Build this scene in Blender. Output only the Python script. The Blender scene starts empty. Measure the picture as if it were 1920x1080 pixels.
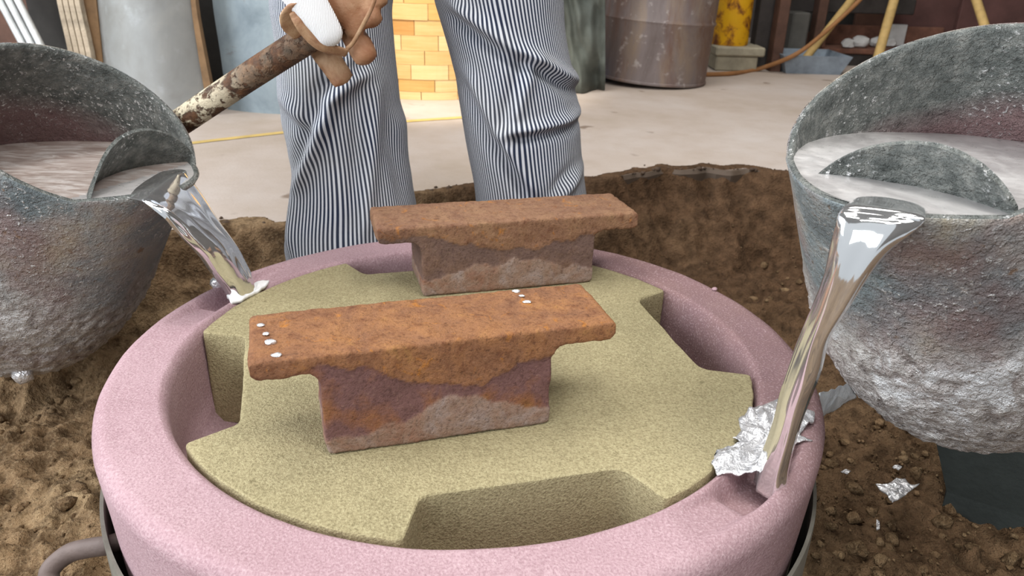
import bpy, bmesh, math, random
import numpy as np
from mathutils import Vector, Matrix
random.seed(7)
rng = np.random.RandomState(7)
PI = math.pi
S = bpy.context.scene
COL = S.collection

# ------------------------------------------------------------------ camera
RT = 0.07                                   # height of the mould's top face
PITCH, ROLL, FPX = math.radians(23.723), math.radians(1.577), 1450.0
CAM = np.array([0.0, 0.0, 0.5485 + RT])
_c, _s = math.cos(PITCH), math.sin(PITCH)
FW = np.array([0, _c, -_s]); _up = np.array([0, _s, _c]); _rt = np.array([1.0, 0, 0])
RTV = _rt*math.cos(ROLL) + _up*math.sin(ROLL)
UPV = _up*math.cos(ROLL) - _rt*math.sin(ROLL)
cd = bpy.data.cameras.new('camera'); cam = bpy.data.objects.new('camera', cd); COL.objects.link(cam)
m3 = Matrix((RTV, UPV, -FW)).transposed()
cam.matrix_world = Matrix.Translation(CAM) @ m3.to_4x4()
cd.sensor_width = 36; cd.lens = 36*FPX/1920; cd.clip_start = .02; cd.clip_end = 60
cd.dof.use_dof = True; cd.dof.focus_distance = 1.05; cd.dof.aperture_fstop = 9.0
S.camera = cam

# ------------------------------------------------------------------ world, lights, exposure
w = bpy.data.worlds.new('world'); S.world = w; w.use_nodes = True
bg = w.node_tree.nodes['Background']
bg.inputs[0].default_value = (.86, .93, 1.0, 1); bg.inputs[1].default_value = .6
def area(name, loc, target, sx, sy, power, col=(1, 1, 1)):
    l = bpy.data.lights.new(name, 'AREA'); l.shape = 'RECTANGLE'; l.size = sx; l.size_y = sy
    l.energy = power; l.color = col
    o = bpy.data.objects.new(name, l); COL.objects.link(o); o.location = loc
    o.rotation_euler = (Vector(target)-Vector(loc)).to_track_quat('-Z', 'Y').to_euler()
    return o
area('roof_light', (-.9, 1.6, 4.1), (-.2, 1.2, 0), 2.0, 1.2, 68, (1, .98, .95))
area('roof_light', (1.35, -.45, 3.1), (.15, 1.1, 0), .9, .7, 46, (1, .97, .93))
area('roof_light', (1.2, 3.6, 4.1), (1.0, 3.4, 0), 1.6, 1.2, 60, (1, .97, .93))
area('open_door_light', (-4.2, .6, 2.0), (-.2, 1.2, .3), 2.6, 2.4, 190, (.92, .96, 1))
area('front_fill_light', (-2.2, -3.0, 1.8), (.2, 1.2, .1), 2.4, 2.0, 95, (.96, .98, 1))  # added daylight fill, whitens the streams and the near pot sides
area('highlight_lamp', (.3, -.2, 3.3), (.1, 1.0, 0), 1.2, .12, 14, (1, .98, .95))
area('highlight_lamp', (.9, .9, 3.3), (.4, 1.2, 0), 1.2, .12, 12, (1, .98, .95))
for lx_, ly_ in ((-.5, -1.0), (.35, -1.3), (-1.3, .2)): area('highlight_lamp', (lx_, ly_, 3.3), (lx_*.5, .8, 0), 1.2, .14, 12, (1, .98, .95))  # extra lamps added to put white streaks on the streams
sp = bpy.data.lights.new('wood_fill_spot', 'SPOT'); sp.energy = 430; sp.color = (1, .90, .72); sp.spot_size = .5; sp.spot_blend = .6; sp.shadow_soft_size = .08  # added warm spot that brightens the wood blocks
so = bpy.data.objects.new('wood_fill_spot', sp); COL.objects.link(so); so.location = (-.9, 1.9, 2.6)
so.rotation_euler = (Vector((-.42, 3.5, .25))-Vector(so.location)).to_track_quat('-Z', 'Y').to_euler()
vs = S.view_settings; vs.view_transform = 'Standard'; vs.look = 'None'; vs.gamma = 1; vs.exposure = 0.0
try: vs.use_curve_mapping = False
except Exception: pass

# ------------------------------------------------------------------ layout helpers
def ray(x, y): return (x-960)/FPX*RTV + (540-y)/FPX*UPV + FW
def atz(x, y, z):
    d = ray(x, y); return CAM + d*((z-CAM[2])/d[2])
def aty(x, y, Y):
    d = ray(x, y); return CAM + d*(Y/d[1])

# ------------------------------------------------------------------ numeric noise
def _hash(i, j, k, seed):
    h = (i*374761393 + j*668265263 + k*2147483647 + seed*974634777) & 0xffffffff
    h = ((h ^ (h >> 13))*1274126177) & 0xffffffff
    return ((h ^ (h >> 16)) & 0xffff)/65535.0
def vnoise(P, seed=0):
    P = np.asarray(P, float); I = np.floor(P).astype(np.int64); F = P-I; F = F*F*(3-2*F)
    r = 0
    for a in (0, 1):
        for b in (0, 1):
            for c in (0, 1):
                wgt = (F[:, 0] if a else 1-F[:, 0])*(F[:, 1] if b else 1-F[:, 1])*(F[:, 2] if c else 1-F[:, 2])
                r = r + wgt*_hash(I[:, 0]+a, I[:, 1]+b, I[:, 2]+c, seed)
    return r
def fbm(P, scale, octv=4, seed=0, gain=.5):
    P = np.asarray(P, float)*scale; t = 0; a = 1; s = 0
    for o in range(octv):
        t = t + a*(vnoise(P, seed+o*17)-.5)*2; s += a; a *= gain; P = P*2.03+11.7
    return t/s
def sstep(a, b, x): 
    t = np.clip((np.asarray(x, float)-a)/(b-a), 0, 1); return t*t*(3-2*t)

# ------------------------------------------------------------------ object helpers
def empty(name, loc, label=None, cat=None, group=None, rot=None):
    o = bpy.data.objects.new(name, None); COL.objects.link(o); o.location = tuple(loc)
    o.empty_display_size = .05
    return tag(o, label, cat, group)
def tag(o, label=None, cat=None, group=None, kind=None):
    if label: o['label'] = label
    if cat: o['category'] = cat
    if group: o['group'] = group
    if kind: o['kind'] = kind
    return o
def part(name, V, F, mat, root=None, smooth=True, angle=40, origin=None, uv=None, attr=None):
    """one mesh object; V are world points (moved to the root's or the given origin)"""
    V = np.asarray(V, float)
    off = np.array(root.location) if root is not None else (np.array(origin, float) if origin is not None else
          np.array([(V[:, 0].min()+V[:, 0].max())/2, (V[:, 1].min()+V[:, 1].max())/2, V[:, 2].min()]))
    if root is not None and root.parent is not None: off = off + np.array(root.parent.location)
    me = bpy.data.meshes.new(name)
    me.from_pydata((V-off).tolist(), [], [tuple(int(i) for i in f) for f in F])
    bm = bmesh.new(); bm.from_mesh(me); bmesh.ops.recalc_face_normals(bm, faces=bm.faces); bm.to_mesh(me); bm.free()
    if uv is not None:
        l = me.uv_layers.new(name='uv'); idx = np.empty(len(me.loops), int); me.loops.foreach_get('vertex_index', idx)
        l.data.foreach_set('uv', np.asarray(uv, float)[idx].ravel())
    for k, a in (attr or {}).items():
        at = me.attributes.new(k, 'FLOAT', 'POINT'); at.data.foreach_set('value', np.asarray(a, float))
    me.materials.append(mat)
    if smooth:
        me.polygons.foreach_set('use_smooth', [True]*len(me.polygons))
        if angle < 180: me.set_sharp_from_angle(angle=math.radians(angle))
    o = bpy.data.objects.new(name, me); COL.objects.link(o)
    if root is not None: o.parent = root
    else: o.location = tuple(off)
    return o
def merge(*vf):
    V = []; F = []; n = 0
    for v, f in vf:
        V.append(np.asarray(v, float)); F += [tuple(i+n for i in q) for q in f]; n += len(v)
    return np.concatenate(V), F
def grid_faces(nu, nv, closed_u=False, closed_v=False):
    F = []
    for i in range(nu-(0 if closed_u else 1)):
        for j in range(nv-(0 if closed_v else 1)):
            a = i*nv+j; b = ((i+1) % nu)*nv+j; c = ((i+1) % nu)*nv+(j+1) % nv; d = i*nv+(j+1) % nv
            F.append((a, b, c, d))
    return F
def box(p0, p1, bev=.004):
    p0 = np.minimum(p0, p1).astype(float); p1 = np.maximum(p0, p1).astype(float)
    bm = bmesh.new(); bmesh.ops.create_cube(bm, size=1)
    for v in bm.verts: v.co = Vector([(p0[i]+p1[i])/2+v.co[i]*(p1[i]-p0[i]) for i in range(3)])
    if bev: bmesh.ops.bevel(bm, geom=bm.edges[:], offset=min(bev, .4*min(p1-p0)), segments=1, affect='EDGES')
    V = [tuple(v.co) for v in bm.verts]; F = [tuple(v.index for v in f.verts) for f in bm.faces]; 
    bm.verts.index_update(); F = [tuple(v.index for v in f.verts) for f in bm.faces]; bm.free()
    return V, F
def xform(vf, M):
    V = np.asarray(vf[0]); M = np.array(M); return V@M[:3, :3].T+M[:3, 3], vf[1]
def tube(pts, rad, n=16, caps=True, flat=None, up=None):
    """sweep along pts; rad scalar or list; flat: list of ratios across the second axis"""
    P = np.asarray(pts, float); k = len(P); rad = np.full(k, rad) if np.isscalar(rad) else np.asarray(rad, float)
    fl = np.ones(k) if flat is None else (np.full(k, flat) if np.isscalar(flat) else np.asarray(flat, float))
    T = np.gradient(P, axis=0); T /= np.linalg.norm(T, axis=1)[:, None]
    u = np.array(up, float) if up is not None else (np.array([0, 0, 1.]) if abs(T[0][2]) < .9 else np.array([1., 0, 0]))
    V = []
    for i in range(k):
        a = u-T[i]*(u@T[i]); a /= np.linalg.norm(a); u = a if up is None else u
        b = np.cross(T[i], a)
        for j in range(n):
            t = 2*PI*j/n; V.append(P[i]+rad[i]*(math.cos(t)*a*fl[i]+math.sin(t)*b))
    F = grid_faces(k, n, False, True)
    if caps:
        F.append(tuple(range(n))[::-1]); F.append(tuple((k-1)*n+j for j in range(n)))
    return np.array(V), F
def spline(pts, n):
    """Catmull-Rom through rows of numbers"""
    P = np.asarray(pts, float); P = np.vstack([2*P[0]-P[1], P, 2*P[-1]-P[-2]]); m = len(P)-3; out = []
    for t in np.linspace(0, m-1e-6, n):
        i = int(t); f = t-i; a, b, c, d = P[i:i+4]
        out.append(.5*((2*b)+(-a+c)*f+(2*a-5*b+4*c-d)*f*f+(-a+3*b-3*c+d)*f**3))
    return np.array(out)
def lathe(prof, n, C=(0, 0, 0), ax=None, cap0=False, cap1=False):
    """prof: (r, h); ax: (x, y, axis) frame"""
    C = np.array(C, float); x, y, z = ax if ax else (np.array([1., 0, 0]), np.array([0, 1., 0]), np.array([0, 0, 1.]))
    V = [C+z*h+r*(math.cos(2*PI*j/n)*x+math.sin(2*PI*j/n)*y) for r, h in prof for j in range(n)]
    F = grid_faces(len(prof), n, False, True)
    if cap0: F.append(tuple(range(n))[::-1])
    if cap1: F.append(tuple((len(prof)-1)*n+j for j in range(n)))
    return np.array(V), F
def remesh(V, F, voxel, smooth_it=0):
    me = bpy.data.meshes.new('tmp'); me.from_pydata(np.asarray(V).tolist(), [], [tuple(f) for f in F])
    bm = bmesh.new(); bm.from_mesh(me); bmesh.ops.recalc_face_normals(bm, faces=bm.faces); bm.to_mesh(me); bm.free()
    o = bpy.data.objects.new('tmp', me); COL.objects.link(o)
    m = o.modifiers.new('r', 'REMESH'); m.mode = 'VOXEL'; m.voxel_size = voxel
    if smooth_it:
        s = o.modifiers.new('s', 'SMOOTH'); s.factor = .5; s.iterations = smooth_it
    dg = bpy.context.evaluated_depsgraph_get(); e = o.evaluated_get(dg); em = e.to_mesh()
    V2 = np.empty(len(em.vertices)*3); em.vertices.foreach_get('co', V2); V2 = V2.reshape(-1, 3)
    N2 = np.empty(len(em.vertices)*3); em.vertices.foreach_get('normal', N2); N2 = N2.reshape(-1, 3)
    F2 = [tuple(p.vertices) for p in em.polygons]
    e.to_mesh_clear(); bpy.data.objects.remove(o); bpy.data.meshes.remove(me)
    return V2, F2, N2

# ------------------------------------------------------------------ material helpers
def lin(c):
    if isinstance(c, str): c = tuple(int(c[i:i+2], 16)/255 for i in (0, 2, 4))
    return tuple(x/12.92 if x <= .04045 else ((x+.055)/1.055)**2.4 for x in c)+(1,)
class M:
    def __init__(s, name):
        s.m = bpy.data.materials.new(name); s.m.use_nodes = True; s.t = s.m.node_tree; s.n = s.t.nodes; s.l = s.t.links
        s.b = s.n['Principled BSDF']; s.co = s.n.new('ShaderNodeTexCoord').outputs['Object']
    def link(s, a, b): s.l.new(a, b)
    def noise(s, scale, detail=4, rough=.55, dist=0, vec=None, stretch=None):
        n = s.n.new('ShaderNodeTexNoise'); n.inputs['Scale'].default_value = scale; n.inputs['Detail'].default_value = detail
        n.inputs['Roughness'].default_value = rough; n.inputs['Distortion'].default_value = dist
        v = vec or s.co
        if stretch:
            mp = s.n.new('ShaderNodeMapping'); mp.inputs['Scale'].default_value = stretch; s.link(v, mp.inputs[0]); v = mp.outputs[0]
        s.link(v, n.inputs['Vector']); return n.outputs['Fac']
    def voro(s, scale, feature='F1'):
        n = s.n.new('ShaderNodeTexVoronoi'); n.feature = feature; n.inputs['Scale'].default_value = scale; s.link(s.co, n.inputs['Vector']); return n.outputs['Distance']
    def ramp(s, fac, stops, interp='LINEAR'):
        r = s.n.new('ShaderNodeValToRGB'); e = r.color_ramp; e.interpolation = interp
        while len(e.elements) < len(stops): e.elements.new(.5)
        for q, (p, c) in zip(e.elements, stops): q.position = p; q.color = lin(c) if not isinstance(c, (int, float)) else (c, c, c, 1)
        s.link(fac, r.inputs[0]); return r.outputs[0]
    def mix(s, fac, a, b, mode='MIX'):
        n = s.n.new('ShaderNodeMix'); n.data_type = 'RGBA'; n.blend_type = mode
        for v, i in ((fac, 0), (a, 6), (b, 7)):
            if hasattr(v, 'links') or isinstance(v, bpy.types.NodeSocket): s.link(v, n.inputs[i])
            elif i == 0: n.inputs[0].default_value = v
            else: n.inputs[i].default_value = lin(v) if not isinstance(v, (int, float)) else (v, v, v, 1)
        return n.outputs[2]
    def math(s, op, a, b=0.0):
        n = s.n.new('ShaderNodeMath'); n.operation = op
        for v, i in ((a, 0), (b, 1)):
            if isinstance(v, bpy.types.NodeSocket): s.link(v, n.inputs[i])
            else: n.inputs[i].default_value = v
        return n.outputs[0]
    def attr(s, name):
        n = s.n.new('ShaderNodeAttribute'); n.attribute_name = name; return n.outputs['Fac']
    def color(s, v):
        if isinstance(v, bpy.types.NodeSocket): s.link(v, s.b.inputs['Base Color'])
        else: s.b.inputs['Base Color'].default_value = lin(v)
        return s
    def set(s, rough=None, metal=None, spec=None):
        for v, k in ((rough, 'Roughness'), (metal, 'Metallic'), (spec, 'Specular IOR Level')):
            if v is None: continue
            if isinstance(v, bpy.types.NodeSocket): s.link(v, s.b.inputs[k])
            else: s.b.inputs[k].default_value = v
        return s
    def bump(s, layers, strength=1.0):
        prev = None
        for h, d in layers:
            b = s.n.new('ShaderNodeBump'); b.inputs['Distance'].default_value = d; b.inputs['Strength'].default_value = strength
            s.link(h, b.inputs['Height'])
            if prev is not None: s.link(prev, b.inputs['Normal'])
            prev = b.outputs[0]
        s.link(prev, s.b.inputs['Normal']); return s
def plain(name, c, rough=.6, metal=0, var=.12, scale=12, bump=.0015, bscale=60):
    m = M(name); n = m.noise(scale, 5, .6); base = np.array(lin(c)[:3])
    def s2(v): return tuple(np.clip(np.where(v <= .0031308, v*12.92, 1.055*np.clip(v, 1e-9, None)**(1/2.4)-.055), 0, 1))
    m.color(m.ramp(n, [(.25, s2(base*(1-2*var))), (.75, s2(np.clip(base*(1+2*var), 0, 1)))])).set(rough, metal)
    if bump: m.bump([(m.noise(bscale, 4), bump)])
    return m.m

# moulding sands
def sand_mat(name, stops, speck_dark, light, bumpd=.0022, dust_shade=None):
    m = M(name); big = m.noise(5, 4, .6); c = m.ramp(big, stops)
    if dust_shade: c = m.mix(m.math('MULTIPLY', m.attr('dust_shade'), .85), c, m.ramp(m.noise(12, 4), [(.3, dust_shade[0]), (.7, dust_shade[1])]))
    g = m.noise(330, 2, .7); c = m.mix(m.ramp(g, [(.34, .45), (.50, 0.0)]), c, speck_dark); c = m.mix(m.ramp(g, [(.53, .0), (.68, .55)]), c, light)
    sp_ = m.noise(30, 3, .5); c = m.mix(m.ramp(sp_, [(.72, 0.0), (.76, .5)]), c, speck_dark)
    m.color(c).set(.93, 0, .2).bump([(m.noise(14, 4), .004), (m.noise(330, 2, .7), bumpd)])
    return m.m
PINK = sand_mat('pink_sand', [(.3, 'a98b91'), (.7, 'b89ba1')], '8a6b72', 'c9b0b5', .0012, dust_shade=('755a5a', '886c67'))
OLIVE = sand_mat('olive_sand', [(.28, '968c6c'), (.5, 'a39876'), (.75, 'a89d7b')], '5f573b', 'bfb792')
m = M('brown_sand'); n1 = m.noise(3.2, 6, .65); n2 = m.noise(26, 5, .65); n3 = m.noise(160, 3, .7); dm = m.attr('dark_sand')
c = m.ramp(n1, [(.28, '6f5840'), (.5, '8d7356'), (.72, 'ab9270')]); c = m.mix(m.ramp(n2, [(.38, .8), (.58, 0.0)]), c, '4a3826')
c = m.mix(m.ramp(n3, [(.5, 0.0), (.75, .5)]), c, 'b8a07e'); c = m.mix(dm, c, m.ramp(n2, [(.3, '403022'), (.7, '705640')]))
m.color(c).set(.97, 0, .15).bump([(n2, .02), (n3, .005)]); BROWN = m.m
# concrete floor
m = M('concrete'); n1 = m.noise(1.6, 6, .6); n2 = m.noise(9, 5, .65); n3 = m.noise(3.4, 2, .5)
c = m.ramp(n1, [(.3, 'ab9c8d'), (.5, 'baada3'), (.72, 'c2b8b1')]); c = m.mix(m.ramp(n2, [(.45, 0.0), (.8, .35)]), c, 'a08d7a')
c = m.mix(m.ramp(m.noise(5.5, 3, .4), [(.69, 0.0), (.73, .75)]), c, '6e5a48')
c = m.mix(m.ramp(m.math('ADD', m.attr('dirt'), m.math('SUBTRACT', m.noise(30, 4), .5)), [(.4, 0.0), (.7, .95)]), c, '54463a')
m.color(c).set(.75, 0, .3).bump([(n2, .002), (m.noise(120, 3), .0008)]); CONC = m.m
# rust beams (attribute: crust = thick scale, low = pale lower scale)
def rust_mat(name, top_stops, mid_stops):
    m = M(name); cr = m.attr('crust'); lo = m.attr('low'); n1 = m.noise(16, 6, .7, .6); n2 = m.noise(70, 4, .7); n3 = m.noise(38, 5, .65, 1.0)
    top = m.ramp(n1, top_stops); top = m.mix(m.ramp(n2, [(.5, 0.0), (.72, .6)]), top, '5d3320')
    top = m.mix(m.ramp(n3, [(.6, 0.0), (.7, .65)]), top, 'b9772c')
    mid = m.ramp(m.noise(13, 5, .6, .4), mid_stops); mid = m.mix(m.ramp(n2, [(.55, 0.0), (.75, .4)]), mid, '463237')
    low = m.ramp(m.noise(22, 5, .7, .5), [(.3, '8a624e'), (.5, '917869'), (.7, '9a8a84')]); low = m.mix(m.ramp(n2, [(.5, 0.0), (.75, .5)]), low, '66453a')
    c = m.mix(lo, mid, low); c = m.mix(cr, c, top); n5 = m.noise(240, 3, .7); c = m.mix(m.ramp(n5, [(.34, .45), (.46, 0.0)]), c, '3c2720'); c = m.mix(m.ramp(n5, [(.58, 0.0), (.72, .25)]), c, 'a98a70')
    m.color(c).set(.88, 0, .25).bump([(n1, .004), (n2, .002), (n5, .0014)]); return m.m
RUST1 = rust_mat('rust_front', [(.3, '72503c'), (.45, '8a6145'), (.6, '986b47'), (.75, 'a37b48')], [(.3, '6a4d49'), (.5, '745450'), (.62, '865a40'), (.75, '8a6234')])
RUST2 = rust_mat('rust_back', [(.3, '735342'), (.45, '86644e'), (.6, '8f6d53'), (.75, '967655')], [(.3, '65504b'), (.5, '6e5850'), (.7, '7a5f50')])
# crucible: graphite grey with frozen metal specks; zone attribute: 0 outside upper, 1 crusty outside low, 2 inside
m = M('crucible'); z = m.attr('crusty'); ins = m.attr('inside')
n1 = m.noise(9, 5, .6, .3); n2 = m.noise(60, 4, .7); n3 = m.noise(150, 3, .75); n4 = m.noise(6, 4, .6); n5 = m.noise(14, 5, .65, .6)
up_ = m.ramp(n1, [(.28, '5e686c'), (.43, '838d90'), (.55, 'a19f9a'), (.68, 'aca28e')]); up_ = m.mix(m.ramp(n4, [(.48, 0.0), (.66, .75)]), up_, '8a706c')
up_ = m.mix(m.ramp(m.noise(38, 4, .6), [(.64, 0.0), (.70, .7)]), up_, '7d5b38')
cr_ = m.ramp(n2, [(.32, '87807d'), (.5, 'c2bdba'), (.68, 'eeeeec')])
cr_ = m.mix(m.ramp(n4, [(.55, 0.0), (.72, .45)]), cr_, '8d6c69')
wh = m.math('MULTIPLY', m.ramp(n5, [(.51, 0.0), (.60, 1.0)]), z); cr_ = m.mix(m.math('MULTIPLY', wh, m.attr('white')), cr_, 'eceef0')
in_ = m.ramp(m.noise(50, 5, .7), [(.3, '454a48'), (.5, '696d6a'), (.72, '93948f')]); in_ = m.mix(m.ramp(m.math('ADD', ins, m.math('MULTIPLY', m.math('SUBTRACT', n4, .5), .5)), [(.62, 0.0), (.95, .75)]), in_, '8a696a')
c = m.mix(z, up_, cr_); c = m.mix(m.math('GREATER_THAN', ins, .01), c, in_)
spk = m.ramp(n3, [(.58, 0.0), (.64, 1.0)]); dens = m.ramp(m.noise(11, 3), [(.42, .0), (.62, 1.0)])
spf = m.math('MULTIPLY', spk, m.math('MAXIMUM', dens, z))
c = m.mix(spf, c, 'e8e8e8')
m.color(c).set(m.ramp(m.math('MAXIMUM', spf, m.math('MULTIPLY', z, .5)), [(0, .6), (1, .28)]), m.math('MAXIMUM', m.math('MULTIPLY', spf, .75), m.math('MULTIPLY', z, .3)), .45)
m.bump([(n2, .008), (n3, .006)]); CRUC = m.m
# metals
m = M('molten_pool'); n1 = m.noise(14, 5, .6, .8); n2 = m.noise(60, 3)
m.color(m.ramp(n1, [(.3, 'b4b0b0'), (.5, 'd2cfce'), (.7, 'e4e2e1')])).set(m.ramp(n2, [(.3, .25), (.7, .45)]), .45).bump([(n1, .0012), (n2, .0005)]); POOL = m.m
m = M('molten_pool_dross'); n1 = m.noise(20, 6, .65, 1.2, stretch=(.6, 2, 1)); n2 = m.noise(80, 3)
m.color(m.ramp(n1, [(.3, 'a38d84'), (.5, 'c6b8b1'), (.62, 'e0d9d5'), (.75, 'b09a90')])).set(m.ramp(n1, [(.3, .35), (.7, .6)]), .3).bump([(n1, .003), (n2, .001)]); DROSS = m.m
m = M('molten_stream'); m.color('f6f6f6').set(.07, .9).bump([(m.noise(11, 1.2, .45, .5, stretch=(1, 1, .3)), .008)]); STREAM = m.m
m = M('aluminium_skin'); n1 = m.noise(45, 4, .65, .5)
m.color(m.ramp(n1, [(.3, 'd2d3d6'), (.6, 'f8f8fa')])).set(.24, .6).bump([(n1, .007), (m.noise(150, 3), .002)]); FOIL = m.m
PALEFOIL = plain('pale_metal_sheet', 'e6edf6', .4, .1, .08, 30, .005, 40)
# cloth, leather
m = M('hickory_stripe'); uvn = m.n.new('ShaderNodeUVMap'); uvn.uv_map = 'uv'; sx = m.n.new('ShaderNodeSeparateXYZ'); m.link(uvn.outputs[0], sx.inputs[0])
u = m.math('FRACT', sx.outputs[0]); tri = m.math('ABSOLUTE', m.math('SUBTRACT', u, .5))
c = m.ramp(tri, [(.20, 'd6d9e0'), (.27, '2b3348')]); c = m.mix(m.ramp(m.noise(6, 4), [(.4, 0.0), (.8, .25)]), c, '97937f')
m.color(c).set(.9, 0, .15).bump([(m.noise(600, 2), .0006)]); DENIM = m.m
m = M('tan_leather'); n1 = m.noise(30, 5, .6, .4)
m.color(m.mix(m.ramp(m.noise(12, 3, .5), [(.45, 0.0), (.62, .6)]), m.ramp(n1, [(.3, '8a6248'), (.5, 'ad8a69'), (.7, 'c9ab8a')]), '8c5638')).set(.6, 0, .4).bump([(n1, .002), (m.noise(300, 3), .0006)]); LEATHER = m.m
m = M('white_knit'); wv = m.n.new('ShaderNodeTexWave'); wv.inputs['Scale'].default_value = 150; m.link(m.co, wv.inputs[0])
m.color('f2f3f5').set(.95, 0, .1).bump([(wv.outputs[1], .0006)]); KNIT = m.m
m = M('painted_pipe'); n1 = m.noise(17, 5, .65, .5); n2 = m.noise(60, 4, .7)
c = m.ramp(n2, [(.3, '32261f'), (.5, '5e4332'), (.7, '7d5a40')]); c = m.mix(m.ramp(m.noise(45, 3), [(.5, 0.0), (.65, .7)]), c, '55473d')
pa = m.ramp(m.noise(20, 4, .6, .3), [(.44, 0.0), (.5, 1.0)]); along = m.attr('paint')
hl_ = m.ramp(m.noise(75, 4, .7), [(.56, 1.0), (.62, 0.0)]); pa = m.math('MULTIPLY', pa, hl_); c = m.mix(m.math('MULTIPLY', pa, along), c, 'd6cab0'); m.color(c).set(.8, 0, .3).bump([(pa, .002), (n2, .004)]); PIPE = m.m
SKIN = plain('skin', 'c69376', .55, 0, .05)
BOOT = plain('boot_leather', '4a3424', .6); JACKET = plain('jacket_cloth', 'b9bfca', .9); HAIR = plain('hair', '4a3a2c', .7)
# background materials
m = M('galvanised_sheet'); n1 = m.noise(3.5, 5, .6, .4); n2 = m.noise(14, 4)
c = m.ramp(n1, [(.3, '8d8d89'), (.5, 'a3a6a6'), (.7, 'b4b6b3')]); c = m.mix(m.ramp(n2, [(.58, 0.0), (.75, .45)]), c, 'c6ccd0'); m.color(c).set(.45, .35).bump([(n1, .003)]); SHEET = m.m
m = M('blue_grey_sheet'); n1 = m.noise(4, 5, .65, .4); c = m.ramp(n1, [(.3, '6f7c84'), (.5, '8c99a0'), (.7, '9fabb0')]); c = m.mix(m.ramp(m.noise(8, 4, .6, 1), [(.62, 0.0), (.72, .7)]), c, '6b5644'); m.color(c).set(.5, .3).bump([(n1, .003)]); SHEET2 = m.m
m = M('drum_steel'); n1 = m.noise(4, 6, .65, .4, stretch=(1, 1, .35)); n2 = m.noise(22, 4, .6)
n3 = m.noise(7, 5, .7, .6, stretch=(1, 1, .2)); c = m.ramp(n1, [(.3, '5f5450'), (.5, '7d7270'), (.68, '93806c')]); c = m.mix(m.ramp(n3, [(.48, 0.0), (.66, .7)]), c, '6d4c3b'); c = m.mix(m.ramp(n2, [(.60, 0.0), (.70, .6)]), c, 'b7b0ac'); m.color(c).set(.6, .15).bump([(n2, .002)]); DRUM = m.m
m = M('yellow_paint'); n1 = m.noise(13, 5, .65, .5); c = m.ramp(n1, [(.36, '6e3a1c'), (.45, 'c98a14'), (.52, 'f0b40c'), (.8, 'f6c212')]); m.color(c).set(.6).bump([(n1, .003)]); YELLOW = m.m
BLOCK = plain('block_concrete', 'a39c88', .9, 0, .12, 14, .003)
DARKST = plain('dark_steel', '3a3533', .65, .2, .2); BROWNST = plain('brown_steel', '5d4236', .75, .1, .2)
MAROON = plain('maroon_steel', '5c3e3a', .75, 0, .22, 5); BLACKB = plain('black_block', '343a38', .85, 0, .18, 10)
STICK = plain('pale_stick', 'c4a468', .7, 0, .12, 20); HOSE = plain('tan_hose', '9a6c42', .7)
TRAY = plain('tray_blue_grey', '8d99a5', .6, .1, .15, 14); TARP = plain('tarp', '5a5f59', .85, 0, .25, 5, .004, 12)
RAG = plain('blue_rag', '4f9bd6', .9); WHITEP = plain('white_scrap', 'c9c9c8', .8); RUSTY = plain('rusty_trough', '6f4b3c', .85, 0, .25, 16)
YLINE = plain('yellow_line', 'cdb06a', .8, 0, .12, 14, 0); BOARD = plain('plywood', '86694a', .8, 0, .15, 18); FIBRE = plain('fibre_sheet', 'b3a48f', .9, 0, .25, 20, .006, 40)
ALU = plain('bright_bar', 'c3c6c6', .4, .5, .1); DARKB = plain('dark_board', '2c2a28', .8, 0, .2)
def wood(name, c1, c2):
    m = M(name); n = m.noise(6, 5, .6, .6, stretch=(1, 1, 14)); m.color(m.ramp(n, [(.3, c1), (.7, c2)])).set(.55, 0, .35); return m.m
WOODS = [wood('wood_a', 'd0a468', 'dfba82'), wood('wood_b', 'c59858', 'd6ac6c'), wood('wood_c', 'dcb880', 'e8ca98'), wood('wood_d', 'b98548', 'cb9a5c')]
FLASK = plain('flask_steel', '77746b', .7, .2, .2); WALLM = plain('wall_dark', '4a4440', .9, 0, .2, 2)
CEIL = plain('ceiling_dark', '3c3a38', .9)

# ================================================================== SETTING
def edge_y(x):
    xs = [-3.5, -1.6, -.95, -.566, -.35, -.197, .163, .463, .72, 1.5, 3.5]
    ys = [1.3, 1.45, 1.60, 1.75, 1.93, 2.03, 2.19, 2.31, 2.36, 2.45, 2.5]
    x = np.atleast_1d(x); P = np.stack([x, x*0, x*0], 1)
    return np.interp(x, xs, ys)+.05*fbm(P, 4, 3, 5)+.035*fbm(P, 15, 3, 9)
def sand_h(X, Y):
    X = np.asarray(X, float); Y = np.asarray(Y, float); P = np.stack([X, Y, X*0], 1)
    d0 = edge_y(X)-Y; cov = .035+.05*fbm(P, 6, 3, 55)+.02*fbm(P, 22, 2, 56); d = d0+np.clip(cov, .022, .1)
    base = .004-.215*sstep(.03, .27, d)-.06*sstep(.035, .09, d)
    base = base + .045*fbm(P, 2.6, 3, 2)*sstep(.02, .3, d)+.05*np.exp(-((X-.85)**2+(Y-1.75)**2)/.08)
    rough = sstep(.02, .16, d)
    lump = fbm(P, 11, 4, 21, .6); n = base + rough*(.030*lump+.026*np.abs(fbm(P, 22, 4, 31, .65)))
    n = n + (.016*fbm(np.stack([X, Y, n*0], 1), 40, 3, 41)+.006*fbm(np.stack([X, Y, n*0], 1), 90, 2, 42))*rough
    dr = np.hypot(X+.063, Y-1.02)
    n = np.where(dr < .46, np.minimum(n, -.28), n)
    return np.where(d < 0, -.06, np.where(d0 < .0, np.minimum(n, .012), n))
nx, ny = 560, 430
gx = np.linspace(-1.9, 2.1, nx); gy = np.concatenate([np.linspace(-.4, .55, 40), np.linspace(.56, 2.6, ny-40)])
X, Y = np.meshgrid(gx, gy, indexing='ij'); X = X.ravel(); Y = Y.ravel(); Z = sand_h(X, Y)
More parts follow.
